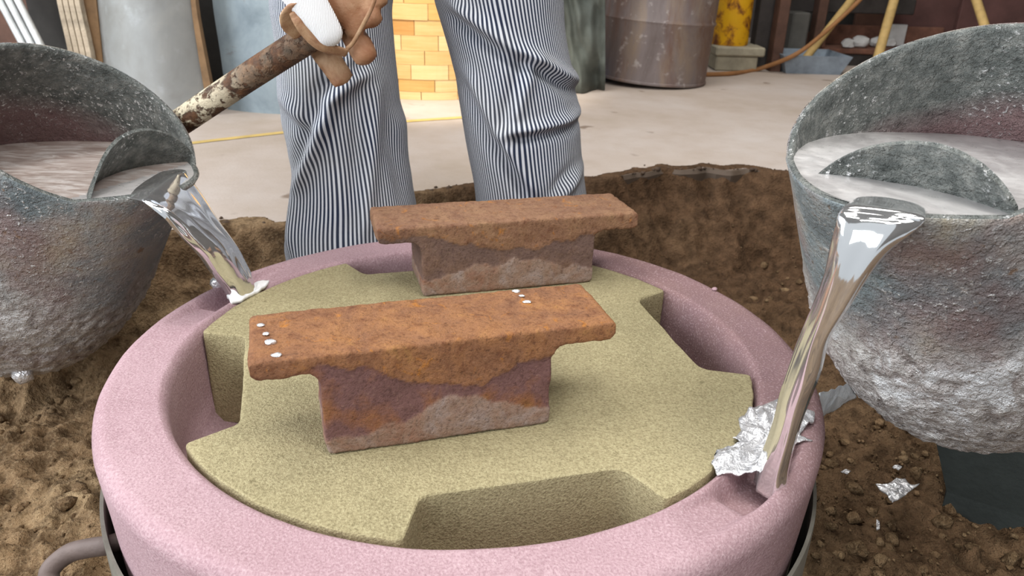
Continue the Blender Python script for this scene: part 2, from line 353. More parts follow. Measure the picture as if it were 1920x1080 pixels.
dark_sand = sstep(-.35, .5, X)*sstep(1.3, 1.6, Y)*.9+.8*sstep(.09, .0, edge_y(X)-Y)*sstep(-.4, -.1, X)+.55*sstep(.3, .6, X)*sstep(1.6, 1.3, Y)+.35*fbm(np.stack([X, Y, X*0], 1), 3, 3, 61)  # sand set darker on the right, the back bank and the edge
o = part('pit_floor', np.stack([X, Y, Z], 1), grid_faces(nx, ny), BROWN, angle=180, origin=(0, 1, -.25), attr=dict(dark_sand=np.clip(dark_sand, 0, 1))); tag(o, 'brown loose sand covering the casting pit around the mould', kind='structure')
# clods and crumbs of sand lying about: nobody could count them
ico = bmesh.new(); bmesh.ops.create_icosphere(ico, subdivisions=1, radius=1); icoV = np.array([v.co for v in ico.verts]); ico.verts.index_update(); icoF = [tuple(v.index for v in f.verts) for f in ico.faces]; ico.free()
def lumps(pts, rmin, rmax, seed):
    r_ = np.random.RandomState(seed); Vs = []; Fs = []; n = 0
    for p in pts:
        r = rmin+(rmax-rmin)*r_.rand()**5; v = icoV*(1+.8*(r_.rand(len(icoV), 1)-.5))*np.array([1, .9, .7])*r
        a = r_.rand()*6.28; v = v@np.array([[math.cos(a), -math.sin(a), 0], [math.sin(a), math.cos(a), 0], [0, 0, 1]])
        Vs.append(v+p); Fs += [tuple(i+n for i in f) for f in icoF]; n += len(icoV)
    return np.concatenate(Vs), Fs
pts = []
for (x0, x1, y0, y1, k) in ((-1.1, -.5, .55, 1.5, 500), (.5, 1.15, .7, 1.4, 800), (-.6, 1.2, 1.5, 2.3, 160), (-1.1, -.3, 1.4, 1.85, 160)):
    x = x0+(x1-x0)*rng.rand(k); y = y0+(y1-y0)*rng.rand(k); keep = np.hypot(x+.063, y-1.02) > .53
    keep &= (edge_y(x)-y) > .06; x = x[keep]; y = y[keep]
    dens = fbm(np.stack([x, y, x*0], 1), 4, 2, 77) > -.15; x = x[dens]; y = y[dens]
    pts.append(np.stack([x, y, sand_h(x, y)+.002], 1))
V, F = lumps(np.concatenate(pts), .003, .019, 3)
tag(part('sand_clods', V, F, BROWN, angle=180), 'crumbly brown sand clods scattered over the pit', kind='stuff')

xs = np.linspace(-3.6, 3.6, 500); ye = edge_y(xs)
rows = [np.stack([xs, ye+.015+.02*np.abs(fbm(np.stack([xs, xs*0, xs*0], 1), 20, 2, 3)), xs*0-.10], 1), np.stack([xs, ye, xs*0-.012], 1), np.stack([xs, ye+.008, xs*0], 1), np.stack([xs, np.full_like(xs, 2.9), xs*0], 1), np.stack([xs, np.full_like(xs, 6.6), xs*0], 1)]
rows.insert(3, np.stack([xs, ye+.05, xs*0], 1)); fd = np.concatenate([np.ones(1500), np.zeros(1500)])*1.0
o = part('floor', np.concatenate(rows), grid_faces(6, 500), CONC, angle=30, origin=(0, 3, 0), attr=dict(dirt=fd)); tag(o, 'pale worn concrete workshop floor with a broken edge at the pit', kind='structure')
x = -.75+2.3*rng.rand(170); y = edge_y(x)+.0+np.abs(rng.randn(170))*.025
V, F = lumps(np.stack([x, y, x*0+.002], 1), .003, .012, 8)
tag(part('edge_crumbs', V, F, plain('crumb', '4c3c2f', .95), angle=180), 'dark crumbs of sand along the broken concrete edge', kind='stuff')
# painted line on the floor
pl = [atz(*q, 0) for q in ((300, 277), (365, 268), (450, 258), (540, 248), (650, 238), (760, 228), (860, 221), (960, 213))]
pl = spline(pl, 40); dY = np.array([0, .022, 0]); V = np.concatenate([pl-dY, pl+dY]); V[:, 2] = .0015; V2 = V.copy(); V2[:, 2] = 0
part_o = part('floor_line', np.concatenate([V, V2]), grid_faces(2, 40)+[tuple(80+i for i in f)[::-1] for f in grid_faces(2, 40)], YLINE, smooth=False)
tag(part_o, 'thin faded yellow line painted across the concrete floor', 'floor marking')
for nm, a, b, mt in (('wall_front_blocker', (.6, -2.6, -.4), (4.6, -2.4, 4.6), WALLM), ('wall_back', (-5, 6.6, -.1), (5, 6.8, 4.6), WALLM), ('wall_right', (4.4, -2.6, -.4), (4.6, 6.6, 4.6), WALLM), ('ceiling', (-5, -2.5, 4.5), (4.6, 6.8, 4.65), CEIL)):  # front half wall is unseen, added to keep light off the right
    V, F = box(a, b, 0); tag(part(nm, V, F, mt, smooth=False), {'wall_front_blocker': 'unseen dark half wall added behind the viewer to block light', 'wall_back': 'dark workshop back wall', 'wall_right': 'dark workshop side wall', 'ceiling': 'dark workshop roof'}[nm], kind='structure')

# ================================================================== MOULD RING
CX, CY = -.0633, 1.0202
def basin(r, a):
    d = np.zeros_like(r)
    for (p, dep) in (([136, 148, 151.5, 162.5, 163.3, 174], [0, .014, .034, .034, .013, 0]), ([-57, -47, -44, -35, -33, -24], [0, .012, .034, .034, .014, 0])):
        aa = np.degrees(a); aa = np.where(aa < -180, aa+360, aa)
        rad = sstep(.425, .436, r)*(1-sstep(.470, .483, r))
        d = np.maximum(d, np.interp(aa, p, dep, left=0, right=0)*rad)
    return d
prof = [(.0, -.094), (.2, -.094), (.36, -.093), (.395, -.09), (.408, -.075), (.4105, -.03), (.412, .02), (.414, .05), (.4165, .063), (.421, .0685)]
prof += [(.425+.059*i/24, .07) for i in range(25)]
prof += [(.4845+.0205*math.sin(t), .0470+.0230*math.cos(t)) for t in np.linspace(.12, PI/2, 9)]
prof += [(.501, -.02), (.496, -.10), (.490, -.18), (.485, -.285)]
NA = 540; A = np.linspace(-PI, PI, NA, endpoint=False); V = []
for i, (r, z) in enumerate(prof):
    rr = np.full(NA, r); zz = np.full(NA, z)
    if r > .42 and z > .03: zz = zz-basin(rr, A)
    P = np.stack([CX+rr*np.cos(A), CY+rr*np.sin(A), zz], 1)
    amp = .0022 if r > .38 else .001
    P[:, 2] += amp*fbm(P, 9, 3, 4)*(1 if z > .03 else .3); q = 1+.004*fbm(P, 7, 3, 6); P[:, 0] = CX+(P[:, 0]-CX)*q; P[:, 1] = CY+(P[:, 1]-CY)*q
    V.append(P)
V = np.concatenate(V); AV = np.tile(np.degrees(A), len(prof)); dust_shade = np.clip(sstep(-70, -15, AV)*(1-sstep(55, 110, AV))*(.95+.4*fbm(V, 8, 3, 8)), 0, 1)  # right side browner: dust tint with the ladle's shade painted in
mould = part('sand_mould', V, grid_faces(len(prof), NA, False, True), PINK, angle=60, origin=(CX, CY, -.285), attr=dict(dust_shade=dust_shade))
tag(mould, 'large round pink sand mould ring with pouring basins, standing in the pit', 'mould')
# steel flask around its lower part, with a lifting handle
fl = empty('steel_flask', (CX, CY, -.285), 'dull steel flask band with loop handle round the bottom of the pink mould', 'flask')
a0 = math.radians(-14); aa = np.linspace(a0+.02, a0+2*PI-.01, 260); V = []
for r, z in ((.503, -.285), (.508, -.06), (.5085, -.052), (.513, -.052), (.514, -.06), (.512, -.285)): V.append(np.stack([CX+r*np.cos(aa), CY+r*np.sin(aa), np.full_like(aa, z)], 1))
V = np.concatenate(V); F = grid_faces(6, 260)+[(0, 260, 520, 780, 1040, 1300)[::-1], tuple(i+259 for i in (0, 260, 520, 780, 1040, 1300))]
part('band', V, F, FLASK, fl, angle=40)
hp = spline([atz(208, 1022, -.085), atz(165, 1028, -.095), atz(125, 1040, -.11), atz(92, 1075, -.13), atz(110, 1120, -.15), atz(160, 1130, -.15), atz(225, 1120, -.13)], 40)
hp[0] += (.03, 0.02, 0); hp[-1] += (.03, .0, 0)
V, F = tube(hp, .0125, 14); part('handle', V, F, RUSTY if False else plain('handle_steel', '6f615c', .65, .2), fl, angle=180)

# ================================================================== OLIVE CORE
TOPC = .069; notch = [14, -75, 197, 106]; out = []
def add_arc(a0, a1, r, n):
    for a in np.linspace(a0, a1, n): out.append((r*math.cos(math.radians(a)), r*math.sin(math.radians(a))))
order = sorted(((n % 360) for n in notch))
RO, RI = .4115, .342
for i, n in enumerate(order):
    nxt = order[(i+1) % 4]+(360 if i == 3 else 0)
    # notch n: from outer corner (n-21.5) in to inner corner, chord, back out at n+21.5
    ho = 21.3 if n != 285 else 20.5
    p0 = np.array([RO*math.cos(math.radians(n-ho)), RO*math.sin(math.radians(n-ho))]); p3 = np.array([RO*math.cos(math.radians(n+ho)), RO*math.sin(math.radians(n+ho))])
    p1 = np.array([RI*math.cos(math.radians(n-ho+.5)), RI*math.sin(math.radians(n-ho+.5))]); p2 = np.array([RI*math.cos(math.radians(n+ho-.5)), RI*math.sin(math.radians(n+ho-.5))])
    def seg(a, b, k, t0=0., t1=1.): 
        for t in np.linspace(t0, t1, k): out.append(tuple(a+(b-a)*t))
    def corner(a, b, c, r, k=5):
        u1 = (a-b)/np.linalg.norm(a-b); u2 = (c-b)/np.linalg.norm(c-b); s = b+u1*r; e = b+u2*r
        for t in np.linspace(0, 1, k): out.append(tuple((1-t)**2*s+2*t*(1-t)*b+t*t*e))
    tl = np.array([-math.sin(math.radians(n-ho)), math.cos(math.radians(n-ho))])
    corner(p0-tl*.05, p0, p1, .008); corner(p0, p1, p2, .014)
    for t in np.linspace(.1, .9, 14): out.append(tuple(p1+(p2-p1)*t))
    corner(p1, p2, p3, .014); tr = np.array([-math.sin(math.radians(n+ho)), math.cos(math.radians(n+ho))]); corner(p2, p3, p3+tr*.05, .008)
    add_arc(n+ho+1.5, nxt-ho-1.5, RO, 60)
O = np.array(out); k = len(O)
T = np.roll(O, -1, 0)-np.roll(O, 1, 0); T /= np.linalg.norm(T, axis=1)[:, None]; Nn = np.stack([-T[:, 1], T[:, 0]], 1)
V = []
lev = [(-.0905, 0), (-.06, 0), (-.02, 0), (.02, 0), (.055, 0), (TOPC-.004, 0), (TOPC-.0015, .0006), (TOPC-.0002, .0022)]
for z, ins_ in lev:
    P = np.concatenate([O+Nn*ins_, np.full((k, 1), z)], 1); 
    P[:, :2] += Nn*(.0018*fbm(P, 26, 3, 12)+.0008*fbm(P, 90, 2, 13))[:, None]
    V.append(P)
rimT = V[-1]
for s_ in (.985, .965, .93, .88, .82, .74, .64, .52, .40, .28, .16, .05):
    P = rimT*np.array([s_, s_, 1]); P[:, 2] = TOPC+.0016*fbm(P, 9, 3, 14)*min(1, (1-s_)*12); V.append(P)
V = np.concatenate(V)+np.array([CX, CY, 0]); F = grid_faces(len(V)//k, k, False, True)+[tuple(range(k))[::-1], tuple(len(V)-k+j for j in range(k))]
core = part('sand_core', V, F, OLIVE, angle=35, origin=(CX, CY, -.09)); tag(core, 'olive green notched sand core seated inside the pink mould', 'core')

# ================================================================== RUSTY BEAM WEIGHTS
def beam(A, ang, ustem, uf0, uf1, H, th, depth, mat, label, seed):
    A = np.array(A); u = np.array([math.cos(ang), math.sin(ang), 0]); n = np.array([-u[1], u[0], 0]); zz = np.array([0, 0, 1.])
    pr = []
    def arc(cx, cy, r, t0, t1, k=6): pr.extend((cx+r*math.cos(t), cy+r*math.sin(t)) for t in np.linspace(t0, t1, k))
    hb = H-th; r1 = .010; fr = .016
    arc(.008, .008, .008, PI*1.5, PI, 4); pr.append((-.001, hb-fr)); arc(-fr-.001, hb-fr, fr, 0, PI/2)
    arc(uf0+r1, hb+r1, r1, PI*1.5, PI, 5); arc(uf0+.006, H-.006, .006, PI, PI/2, 4)
    arc(uf1-.006, H-.006, .006, PI/2, 0, 4); arc(uf1-r1, hb+r1, r1, 0, -PI/2, 5)
    arc(ustem+fr, hb-fr, fr, PI/2, PI); arc(ustem-.008, .008, .008, 0, -PI/2, 4)
    pr = np.array(pr); k = len(pr)
    V = np.concatenate([A+pr[:, :1]*u+pr[:, 1:]*zz+n*d for d in (0, depth)]); F = grid_faces(2, k, False, True)+[tuple(range(k)), tuple(k+j for j in range(k))]
    V, F, N = remesh(V, F, .0036, 2)
    L = V-A; uu = L@u; hh = L[:, 2]; dd = L@n
    Q = np.stack([uu, hh*.0, hh*0+seed], 1)
    ub = (uu-uf0)/(uf1-uf0)
    bnd = H-.032+.016*fbm(Q, 16, 4, seed)+.007*fbm(Q, 60, 2, seed+1)-.026*np.exp(-((ub-.57)/.16)**2)+.016*np.exp(-((ub-.18)/.12)**2)
    front = sstep(.012, .004, dd)
    crust = np.where(dd > .006, sstep(H-th-.004, H-th+.004, hh), sstep(bnd-.0012, bnd+.0012, hh))
    b2 = .030+.020*fbm(Q+5, 12, 4, seed+5, .6)+.026*np.exp(-((ub-.52)/.13)**2)+.008*fbm(Q, 55, 2, seed+8)
    low = sstep(b2+.0012, b2-.0012, hh)
    P3 = np.stack([uu, hh, dd+seed], 1)
    disp = .0016*crust+.0014*low+.0016*fbm(P3, 30, 3, seed+2)+.0010*fbm(P3, 95, 2, seed+3)
    V = V+N*(disp-.0018)[:, None]; V[:, 2] = np.maximum(V[:, 2], A[2])
    root = A+u*ustem/2+n*depth/2
    o = part('beam_weight', V, F, mat, angle=180, origin=root, attr=dict(crust=crust, low=low)); tag(o, label, 'weight'); return (A, u, n, zz)
fA = atz(612, 857, TOPC); fB = atz(1028, 795, TOPC); bA = atz(792, 558, TOPC); bB = atz(1108, 530, TOPC)
fb = beam(fA, math.atan2(fB[1]-fA[1], fB[0]-fA[0]), .277, -.074, .359, .134, .024, .126, RUST1, 'orange rusty steel T beam lying nearer the camera on the olive core, specked with metal', 3)
beam(bA, math.atan2(bB[1]-bA[1], bB[0]-bA[0]), .309, -.071, .388, .128, .031, .124, RUST2, 'brown rusty steel T beam farther back on the olive core, before the striped legs', 9)
def blob(c, r, seed, sc=(1, 1, .6)):
    b = bmesh.new(); bmesh.ops.create_icosphere(b, subdivisions=2, radius=1); V = np.array([v.co for v in b.verts]); b.verts.index_update(); F = [tuple(v.index for v in f.verts) for f in b.faces]; b.free()
    V = V*(1+.45*fbm(V, 1.6, 3, seed)[:, None])*np.array(sc)*r; return V+np.array(c), F
A_, u_, n_, z_ = fb
for i, (px, py, r) in enumerate(((489, 611, .0042), (499, 627, .0035), (507, 643, .0062), (519, 667, .0048))):
    q = atz(px, py, TOPC+.134); V, F = blob(q+np.array([0, 0, .001]), r, i, (1.2, .8, .5))
    tag(part('metal_splash', V, F, FOIL, angle=180), ['farthest', 'second farthest', 'largest', 'nearest'][i]+' bright metal speck on the left end of the nearer rusty beam', 'splash', 'metal splashes on the left end of the nearer beam')
for i, (px, py, r) in enumerate(((968, 547, .0045), (978, 556, .0032), (988, 567, .0045))):
    q = atz(px, py, TOPC+.134); V, F = blob(q+np.array([0, 0, .001]), r, 20+i, (1.4, .8, .45))
    tag(part('metal_splash', V, F, FOIL, angle=180), ['farthest', 'middle', 'nearest'][i]+' bright metal speck toward the right end of the nearer rusty beam', 'splash', 'metal splashes on the right half of the nearer beam')

# ================================================================== LADLES
PROF = [(0, 1), (.02, 1.0), (.06, 1.012), (.14, 1.04), (.22, 1.063), (.3, 1.08), (.4, 1.105), (.5, 1.12), (.58, 1.11), (.65, 1.08), (.73, 1.01), (.8, .92), (.86, .80), (.92, .62), (.96, .44), (.985, .26), (1, 0.04)]
PT = np.array([p[0] for p in PROF]); PR = np.array([p[1] for p in PROF])
def ladle(name, C, nrm, r, depth, level, amid, label, handle, seed, damz, crust_from, LP=.036, white=0.):
    C = np.array(C); n = np.array(nrm, float); n /= np.linalg.norm(n)
    x = np.array([n[0], n[1], 0]); x = x-n*(x@n); x /= np.linalg.norm(x); y = np.cross(n, x)
    root = empty(name, C-n*depth, label, 'ladle')
    NB = 300; B = np.linspace(0, 2*PI, NB, endpoint=False)-PI
    ts = np.concatenate([np.linspace(0, .1, 8), np.linspace(.115, 1, 110)])
    am = math.radians(amid); db = (B-am+PI) % (2*PI)-PI
    lipw = np.exp(-(db/math.radians(30))**2); LF = .055
    def surf(t, inner):
        wall = .0085
        rr = np.interp(t, PT, PR)*r-(wall if inner else 0)
        rr = max(rr, .002)
        P = C-n*(t*depth if not inner else min(t*depth, depth-wall))+rr*(np.cos(B)[:, None]*x+np.sin(B)[:, None]*y)
        fade = math.exp(-(t*depth/LF)**2)
        # pouring lip: drawn out and lifted until its edge lies level with the metal
        P = P+(np.cos(B)[:, None]*x+np.sin(B)[:, None]*y)*(LP*lipw*fade)[:, None]
        return P, fade
    rim, _ = surf(0, False); lift = np.clip((level-.004*lipw-rim[:, 2])/n[2], 0, None)*(np.abs(db) < math.radians(75))
    V = []; crusty = []; ins = []
    for t in ts[::-1]:
        P, fade = surf(t, False); P = P+n*(lift*math.exp(-(t*depth/.08)**2))[:, None]
        # frozen metal crust roughens the lower outside
        cz = sstep(crust_from, crust_from+.18, t+.12*fbm(P, 7, 3, seed+3)); R_ = P-(C-n*t*depth); R_ /= np.maximum(np.linalg.norm(R_, axis=1), 1e-6)[:, None]
        P = P+R_*(.0035*fbm(P, 20, 4, seed)*(.25+.75*cz)+.006*fbm(P, 75, 3, seed+1, .6)*cz+.0012*fbm(P, 12, 2, seed+2)*fade)[:, None]
        V.append(P); crusty.append(cz); ins.append(np.zeros(NB))
    for t in ts:
        P, fade = surf(t, True); P = P+n*(lift*math.exp(-(t*depth/.08)**2))[:, None]
        R_ = P-(C-n*t*depth); R_ /= np.maximum(np.linalg.norm(R_, axis=1), 1e-6)[:, None]
        P = P+R_*(.0012*fbm(P, 25, 3, seed+4))[:, None]
        V.append(P); crusty.append(np.zeros(NB)); ins.append(np.full(NB, .05+min(t*3.2, .95)))
    V = np.concatenate(V); part('crucible', V, grid_faces(2*len(ts), NB, False, True), CRUC, root, angle=180, attr=dict(crusty=np.concatenate(crusty), inside=np.concatenate(ins), white=np.full(len(V), white)))
    # skimmer dam: an arched plate across the mouth, behind the lip
    b1, b2, xd = damz[0], damz[1], None
    p1 = r*.985*np.array([math.cos(math.radians(b1)), math.sin(math.radians(b1))]); p2 = r*.985*np.array([math.cos(math.radians(b2)), math.sin(math.radians(b2))])
    prof_ = []
    for s in np.linspace(0, 1, 40):
        q = p1+(p2-p1)*s; back = 4*s*(1-s)*damz[3]; hgt = damz[2]*(1-abs(2*s-1)**2.3)**.75
        prof_.append((q[0]-back, q[1], hgt))
    Vd = []
    for off in (0, -.006):
        for (a, b, h) in prof_:
            for hh in (-.10, -.05, h*.5-.01, h-.002, h): Vd.append(C+x*(a+off)+y*b+n*hh)
    Vd = np.array(Vd); Vd += .0012*fbm(Vd, 40, 3, seed+9)[:, None]*x
    g = grid_faces(40, 5); F = g+[tuple(i+200 for i in f)[::-1] for f in g]
    F += [(i*5+4, (i+1)*5+4, 200+(i+1)*5+4, 200+i*5+4) for i in range(39)]+[(i*5, 200+i*5, 200+(i+1)*5, (i+1)*5) for i in range(39)]
    F += [(j, j+1, 201+j, 200+j) for j in range(4)]+[(195+j, 395+j, 396+j, 196+j) for j in range(4)]
    part('dam_plate', Vd, F, CRUC, root, angle=30, attr=dict(crusty=np.zeros(400), inside=np.full(400, damz[4])))
    hp_, rad_, paint = handle
    V, F = tube(hp_, rad_, 20); kk = len(hp_)
    part('handle', V, F, PIPE, root, angle=60, attr=dict(paint=np.repeat(paint, 20)))
    # the metal inside: a level surface up to the walls
    ring = []
    for j in range(NB):
        e = np.cos(B[j])*x+np.sin(B[j])*y
        def pz(t): return C-n*t*depth+(np.interp(t, PT, PR)*r-.006)*e+e*LP*lipw[j]*math.exp(-(t*depth/LF)**2)+n*lift[j]*math.exp(-(t*depth/.08)**2)
        if pz(0)[2] <= level: ring.append(pz(0)*np.array([1, 1, 0])+np.array([0, 0, level])); continue
        lo, hi = 0, .85
        for _ in range(30):
            mid = (lo+hi)/2
            if pz(mid)[2] > level: lo = mid
            else: hi = mid
        q = pz(lo); q[2] = level; ring.append(q)
    ring = np.array(ring); cen = ring.mean(0); Vp = [cen+(ring-cen)*s for s in np.linspace(.02, 1, 26)]
    Vp = np.concatenate(Vp); Vp[:, 2] += .0016*fbm(Vp, 16, 3, seed+6); Fp = grid_faces(26, NB, False, True)+[tuple(range(NB))]
    lx = (Vp-C)@x; xch = (p1[0]+p2[0])/2-.01
    return root, Vp, Fp, lx, xch
def pool(name, Vp, Fp, lx, xch, label):
    c = Vp.mean(0); root = empty(name, c, label, 'molten metal')
    fr = [f for f in Fp if np.mean([lx[i] for i in f]) > xch]; bk = [f for f in Fp if np.mean([lx[i] for i in f]) <= xch]
    for nm, ff, mt in (('pool', fr, POOL), ('dross_skin', bk, DROSS if 'left' in label else POOL)):
        ids = sorted({i for f in ff for i in f}); mp = {a: b for b, a in enumerate(ids)}
        part(nm, Vp[ids], [tuple(mp[i] for i in f) for f in ff], mt, root, angle=180)
    return root
def stream(rows, root, seed, n=36):
    """rows: edge A (px, py, Y), edge B (px, py, Y), thickness in metres"""
    R = spline(rows, 90); A3 = np.array([aty(r[0], r[1], r[2]) for r in R]); B3 = np.array([aty(r[3], r[4], r[5]) for r in R])
    P = (A3+B3)/2; T = np.gradient(P, axis=0); T /= np.linalg.norm(T, axis=1)[:, None]; V = []
    for i in range(len(P)):
        a = (B3[i]-A3[i])/2; b = np.cross(T[i], a); b /= np.linalg.norm(b)
        for j in range(n):
            t = 2*PI*j/n; V.append(P[i]+math.cos(t)*a+math.sin(t)*b*R[i, 6]/2)
    V = np.array(V); s = np.repeat(np.arange(len(P)), n)/len(P); ang = np.tile(np.arange(n)*2*PI/n, len(P))
    D = V-np.repeat(P, n, 0); Q = np.stack([np.cos(ang)*1.5, np.sin(ang)*1.5, s*2.0], 1); Q2 = np.stack([np.cos(ang)*3.2, np.sin(ang)*3.2, s*5], 1)
    env = sstep(.12, .4, s)
    V = V+D*(env*(.24*fbm(Q, 1.3, 2, seed)+.10*fbm(Q2, 1.2, 2, seed+3)))[:, None]
    F = grid_faces(len(P), n, False, True)+[tuple(range(n))[::-1], tuple((len(P)-1)*n+j for j in range(n))]
    return part('stream', V, F, STREAM, root, angle=180)
# left ladle
pipe = np.array([aty(318, 243, 1.455), aty(345, 225, 1.445), aty(460, 148, 1.405), aty(600, 58, 1.36), aty(640, 32, 1.35)])
pipe = spline(pipe, 40); sp_par = np.linspace(0, 1, 40)
Lroot, Vp, Fp, lx, xch = ladle('pouring_ladle', (-.714, 1.25, .343), (.554, -.233, .799), .187, .60, .256, 6,
    'grey crucible ladle on the left, pouring metal over its lip, painted pipe handle', (pipe, .0245, np.interp(sp_par, [0, .40, .52, 1], [1, 1, .12, .0])), 3, (-33, 49, .045, .055, .25), .27, .020, .4)
Lm = pool('molten_metal', Vp, Fp, lx, xch, 'silver molten metal in the left ladle, its stream running to the mould back')
stream([(225, 368, 1.143, 303, 320, 1.29, .003), (262, 376, 1.108, 342, 318, 1.275, .010), (276, 384, 1.100, 354, 330, 1.262, .016), (310, 407, 1.098, 382, 375, 1.25, .026), (346, 443, 1.105, 411, 425, 1.235, .034), (380, 478, 1.12, 434, 462, 1.225, .040), (402, 514, 1.14, 456, 505, 1.22, .043), (418, 538, 1.16, 468, 532, 1.215, .045), (428, 560, 1.175, 476, 554, 1.215, .046)], Lm, 5)
# right ladle
rp = spline(np.array([(.62, .80, .43), (.70, .74, .46), (.9, .6, .52), (1.3, .3, .62)]), 30)
Rroot, Vp, Fp, lx, xch = ladle('pouring_ladle', (.47, .84, .4675), (-.443, -.262, .857), .1735, .50, .405, 12,
    'grey crucible ladle on the right, pouring metal over its lip, white crust on its outside', (rp, .0245, np.zeros(30)), 43, (-22, 50, .045, .03, .15), .25, .036, 1.0)
Rm = pool('molten_metal', Vp, Fp, lx, xch, 'silver molten metal in the right ladle, its stream falling on the mould front')
stream([(1618, 362, .748, 1736, 382, .72, .003), (1586, 384, .702, 1736, 406, .667, .008), (1572, 400, .690, 1730, 421, .660, .014), (1566, 422, .686, 1708, 440, .660, .022), (1559, 455, .686, 1676, 464, .663, .030), (1547, 505, .689, 1643, 503, .670, .038), (1530, 560, .694, 1604, 560, .680, .042), (1506, 620, .702, 1562, 622, .692, .042), (1482, 682, .71, 1542, 684, .702, .042), (1463, 740, .718, 1518, 745, .712, .042), (1447, 805, .724, 1494, 808, .72, .042), (1424, 868, .73, 1478, 868, .726, .044), (1414, 912, .73, 1472, 912, .728, .046)], Rm, 15)
# beads of metal hanging under the left ladle
for i, (px, py, Yd, rp_, lb) in enumerate(((43, 700, 1.22, .018, 'large round metal bead hanging under the left ladle'), (4, 678, 1.2, .010, 'small metal bead under the left ladle at the picture edge'))):
    V, F = blob(aty(px, py, Yd), rp_, 60+i, (1, 1, 1.1)); tag(part('metal_bead', V, F, FOIL, angle=180), lb, 'bead')

# ================================================================== SPLASHES AND FOIL
def skin(name, outline, z, label, cat='splash', crumple=.006, thick=.002, seed=0, tilt=None, group=None, mat=FOIL):
    P = np.array([atz(a, b, z) for a, b in outline]) if tilt is None else np.array([aty(a, b, Yd) for (a, b), Yd in zip(outline, tilt)])
    k = len(P); P = np.vstack([P, P[:1]]); S_ = []
    for i in range(k):
        for t in np.linspace(0, 1, 6, endpoint=False): S_.append(P[i]+(P[i+1]-P[i])*t)
    S_ = np.array(S_); cen = S_.mean(0); kk = len(S_)
    S_ = cen+(S_-cen)*(1+.10*fbm(S_, 60, 2, seed))[:, None]
    Vt = np.concatenate([cen+(S_-cen)*s for s in np.linspace(.05, 1, 12)]); h = np.abs(fbm(Vt, 38, 3, seed+1, .6))*2
    edge = np.repeat(np.linspace(.05, 1, 12), kk)
    Vt[:, 2] += crumple*h*(1-.3*edge)+.001; Vb = Vt.copy(); Vb[:, 2] -= thick
    g = grid_faces(12, kk, False, True)+[tuple(range(kk))]; n = len(Vt)
    F = g+[tuple(i+n for i in f)[::-1] for f in g]+[(11*kk+i, 11*kk+(i+1) % kk, n+11*kk+(i+1) % kk, n+11*kk+i) for i in range(kk)]
    return tag(part(name, np.concatenate([Vt, Vb]), F, mat, angle=180), label, cat, group)
skin('metal_splash', [(1345, 848), (1336, 872), (1350, 889), (1393, 893), (1420, 886), (1450, 872), (1480, 848), (1494, 832), (1522, 827), (1500, 818), (1508, 806), (1526, 796), (1522, 782), (1506, 772), (1512, 756), (1470, 748), (1432, 764), (1404, 770), (1386, 790), (1386, 810), (1372, 828), (1388, 836)], RT, 'large crumpled bright metal splash on the mould rim at the right stream', crumple=.012, seed=4)
skin('metal_splash', [(1535, 738), (1560, 734), (1590, 721), (1605, 747), (1585, 757), (1566, 770), (1540, 783)], .04, 'pale blue metal sheet spilled over outer side of the mould below the right ladle', crumple=.008, seed=9, tilt=[.93, .95, .97, .98, .98, .97, .93], mat=PALEFOIL)
skin('metal_splash', [(1642, 908), (1665, 910), (1680, 898), (1697, 900), (1705, 910), (1724, 909), (1706, 922), (1690, 936), (1672, 946), (1664, 932), (1652, 920)], -.205, 'star shaped metal flake lying on the sand below the right ladle', crumple=.006, seed=14)
for q, lb in (((1586, 885), 'left of two tiny metal flakes above the star shaped flake'), ((1683, 877), 'right of two tiny metal flakes above the star shaped flake'), ((1646, 985), 'thin tiny metal flake on the sand below the star shaped flake')):
    skin('metal_flake', [(q[0]-10, q[1]), (q[0], q[1]-5), (q[0]+9, q[1]-1), (q[0]+2, q[1]+5)] if q[1] < 950 else [(q[0]-3, q[1]-10), (q[0]+3, q[1]-6), (q[0]+3, q[1]+8), (q[0]-3, q[1]+9)], -.2, lb, 'flake', .004, seed=int(q[0]))
skin('metal_splash', [(424, 556), (430, 546), (462, 536), (484, 530), (505, 528), (494, 540), (474, 552), (452, 563), (434, 566)], RT+.002, 'white hot spill of metal in the back pouring basin under the left stream', crumple=.007, thick=.006, seed=24, mat=plain('oxide_white', 'f4f4f4', .5, .1, .02))
V, F = blob(atz(406, 532, RT+.005), .011, 33, (1, .8, 1.1)); tag(part('metal_splash', V, F, FOIL, angle=180), 'small frozen metal lump on the mould rim left of the left stream', 'splash')
V, F = blob(atz(1340, 542, RT+.002), .005, 35); tag(part('sand_crumb', V, F, PINK, angle=180), 'small sand crumb on the right back rim of the pink mould', 'crumb')

# black block standing in the sand
p = atz(1775, 922, -.235); q = atz(1912, 966, -.235); e = q-p; e /= np.linalg.norm(e); nb = np.array([-e[1], e[0], 0])
Vb = []
for z, ex in ((-.30, 0), (-.235, 0), (-.085, .058), (-.08, .052)):
    for (a, b) in ((-ex, -ex*.3), (.32, -ex*.3), (.32, .2), (-ex, .2)): Vb.append(p*np.array([1, 1, 0])+e*a+nb*b+np.array([0, 0, z]))
tag(part('ingot_mould', Vb, grid_faces(4, 4, False, True)+[(3, 2, 1, 0), (12, 13, 14, 15)], BLACKB, smooth=False), 'dark grey iron block half sunk in the sand beneath the right ladle', 'block')

# ================================================================== PERSON
gz = {}
pr_ = empty('person', (-.18, 1.72, -.24), 'person in blue and white striped trousers and tan leather glove holding the ladle handle', 'person')
FL = np.array([-.37, 1.70, 0]); FR = np.array([.055, 1.76, 0])
for f in (FL, FR): f[2] = float(sand_h(np.array([f[0]]), np.array([f[1]]))[0])
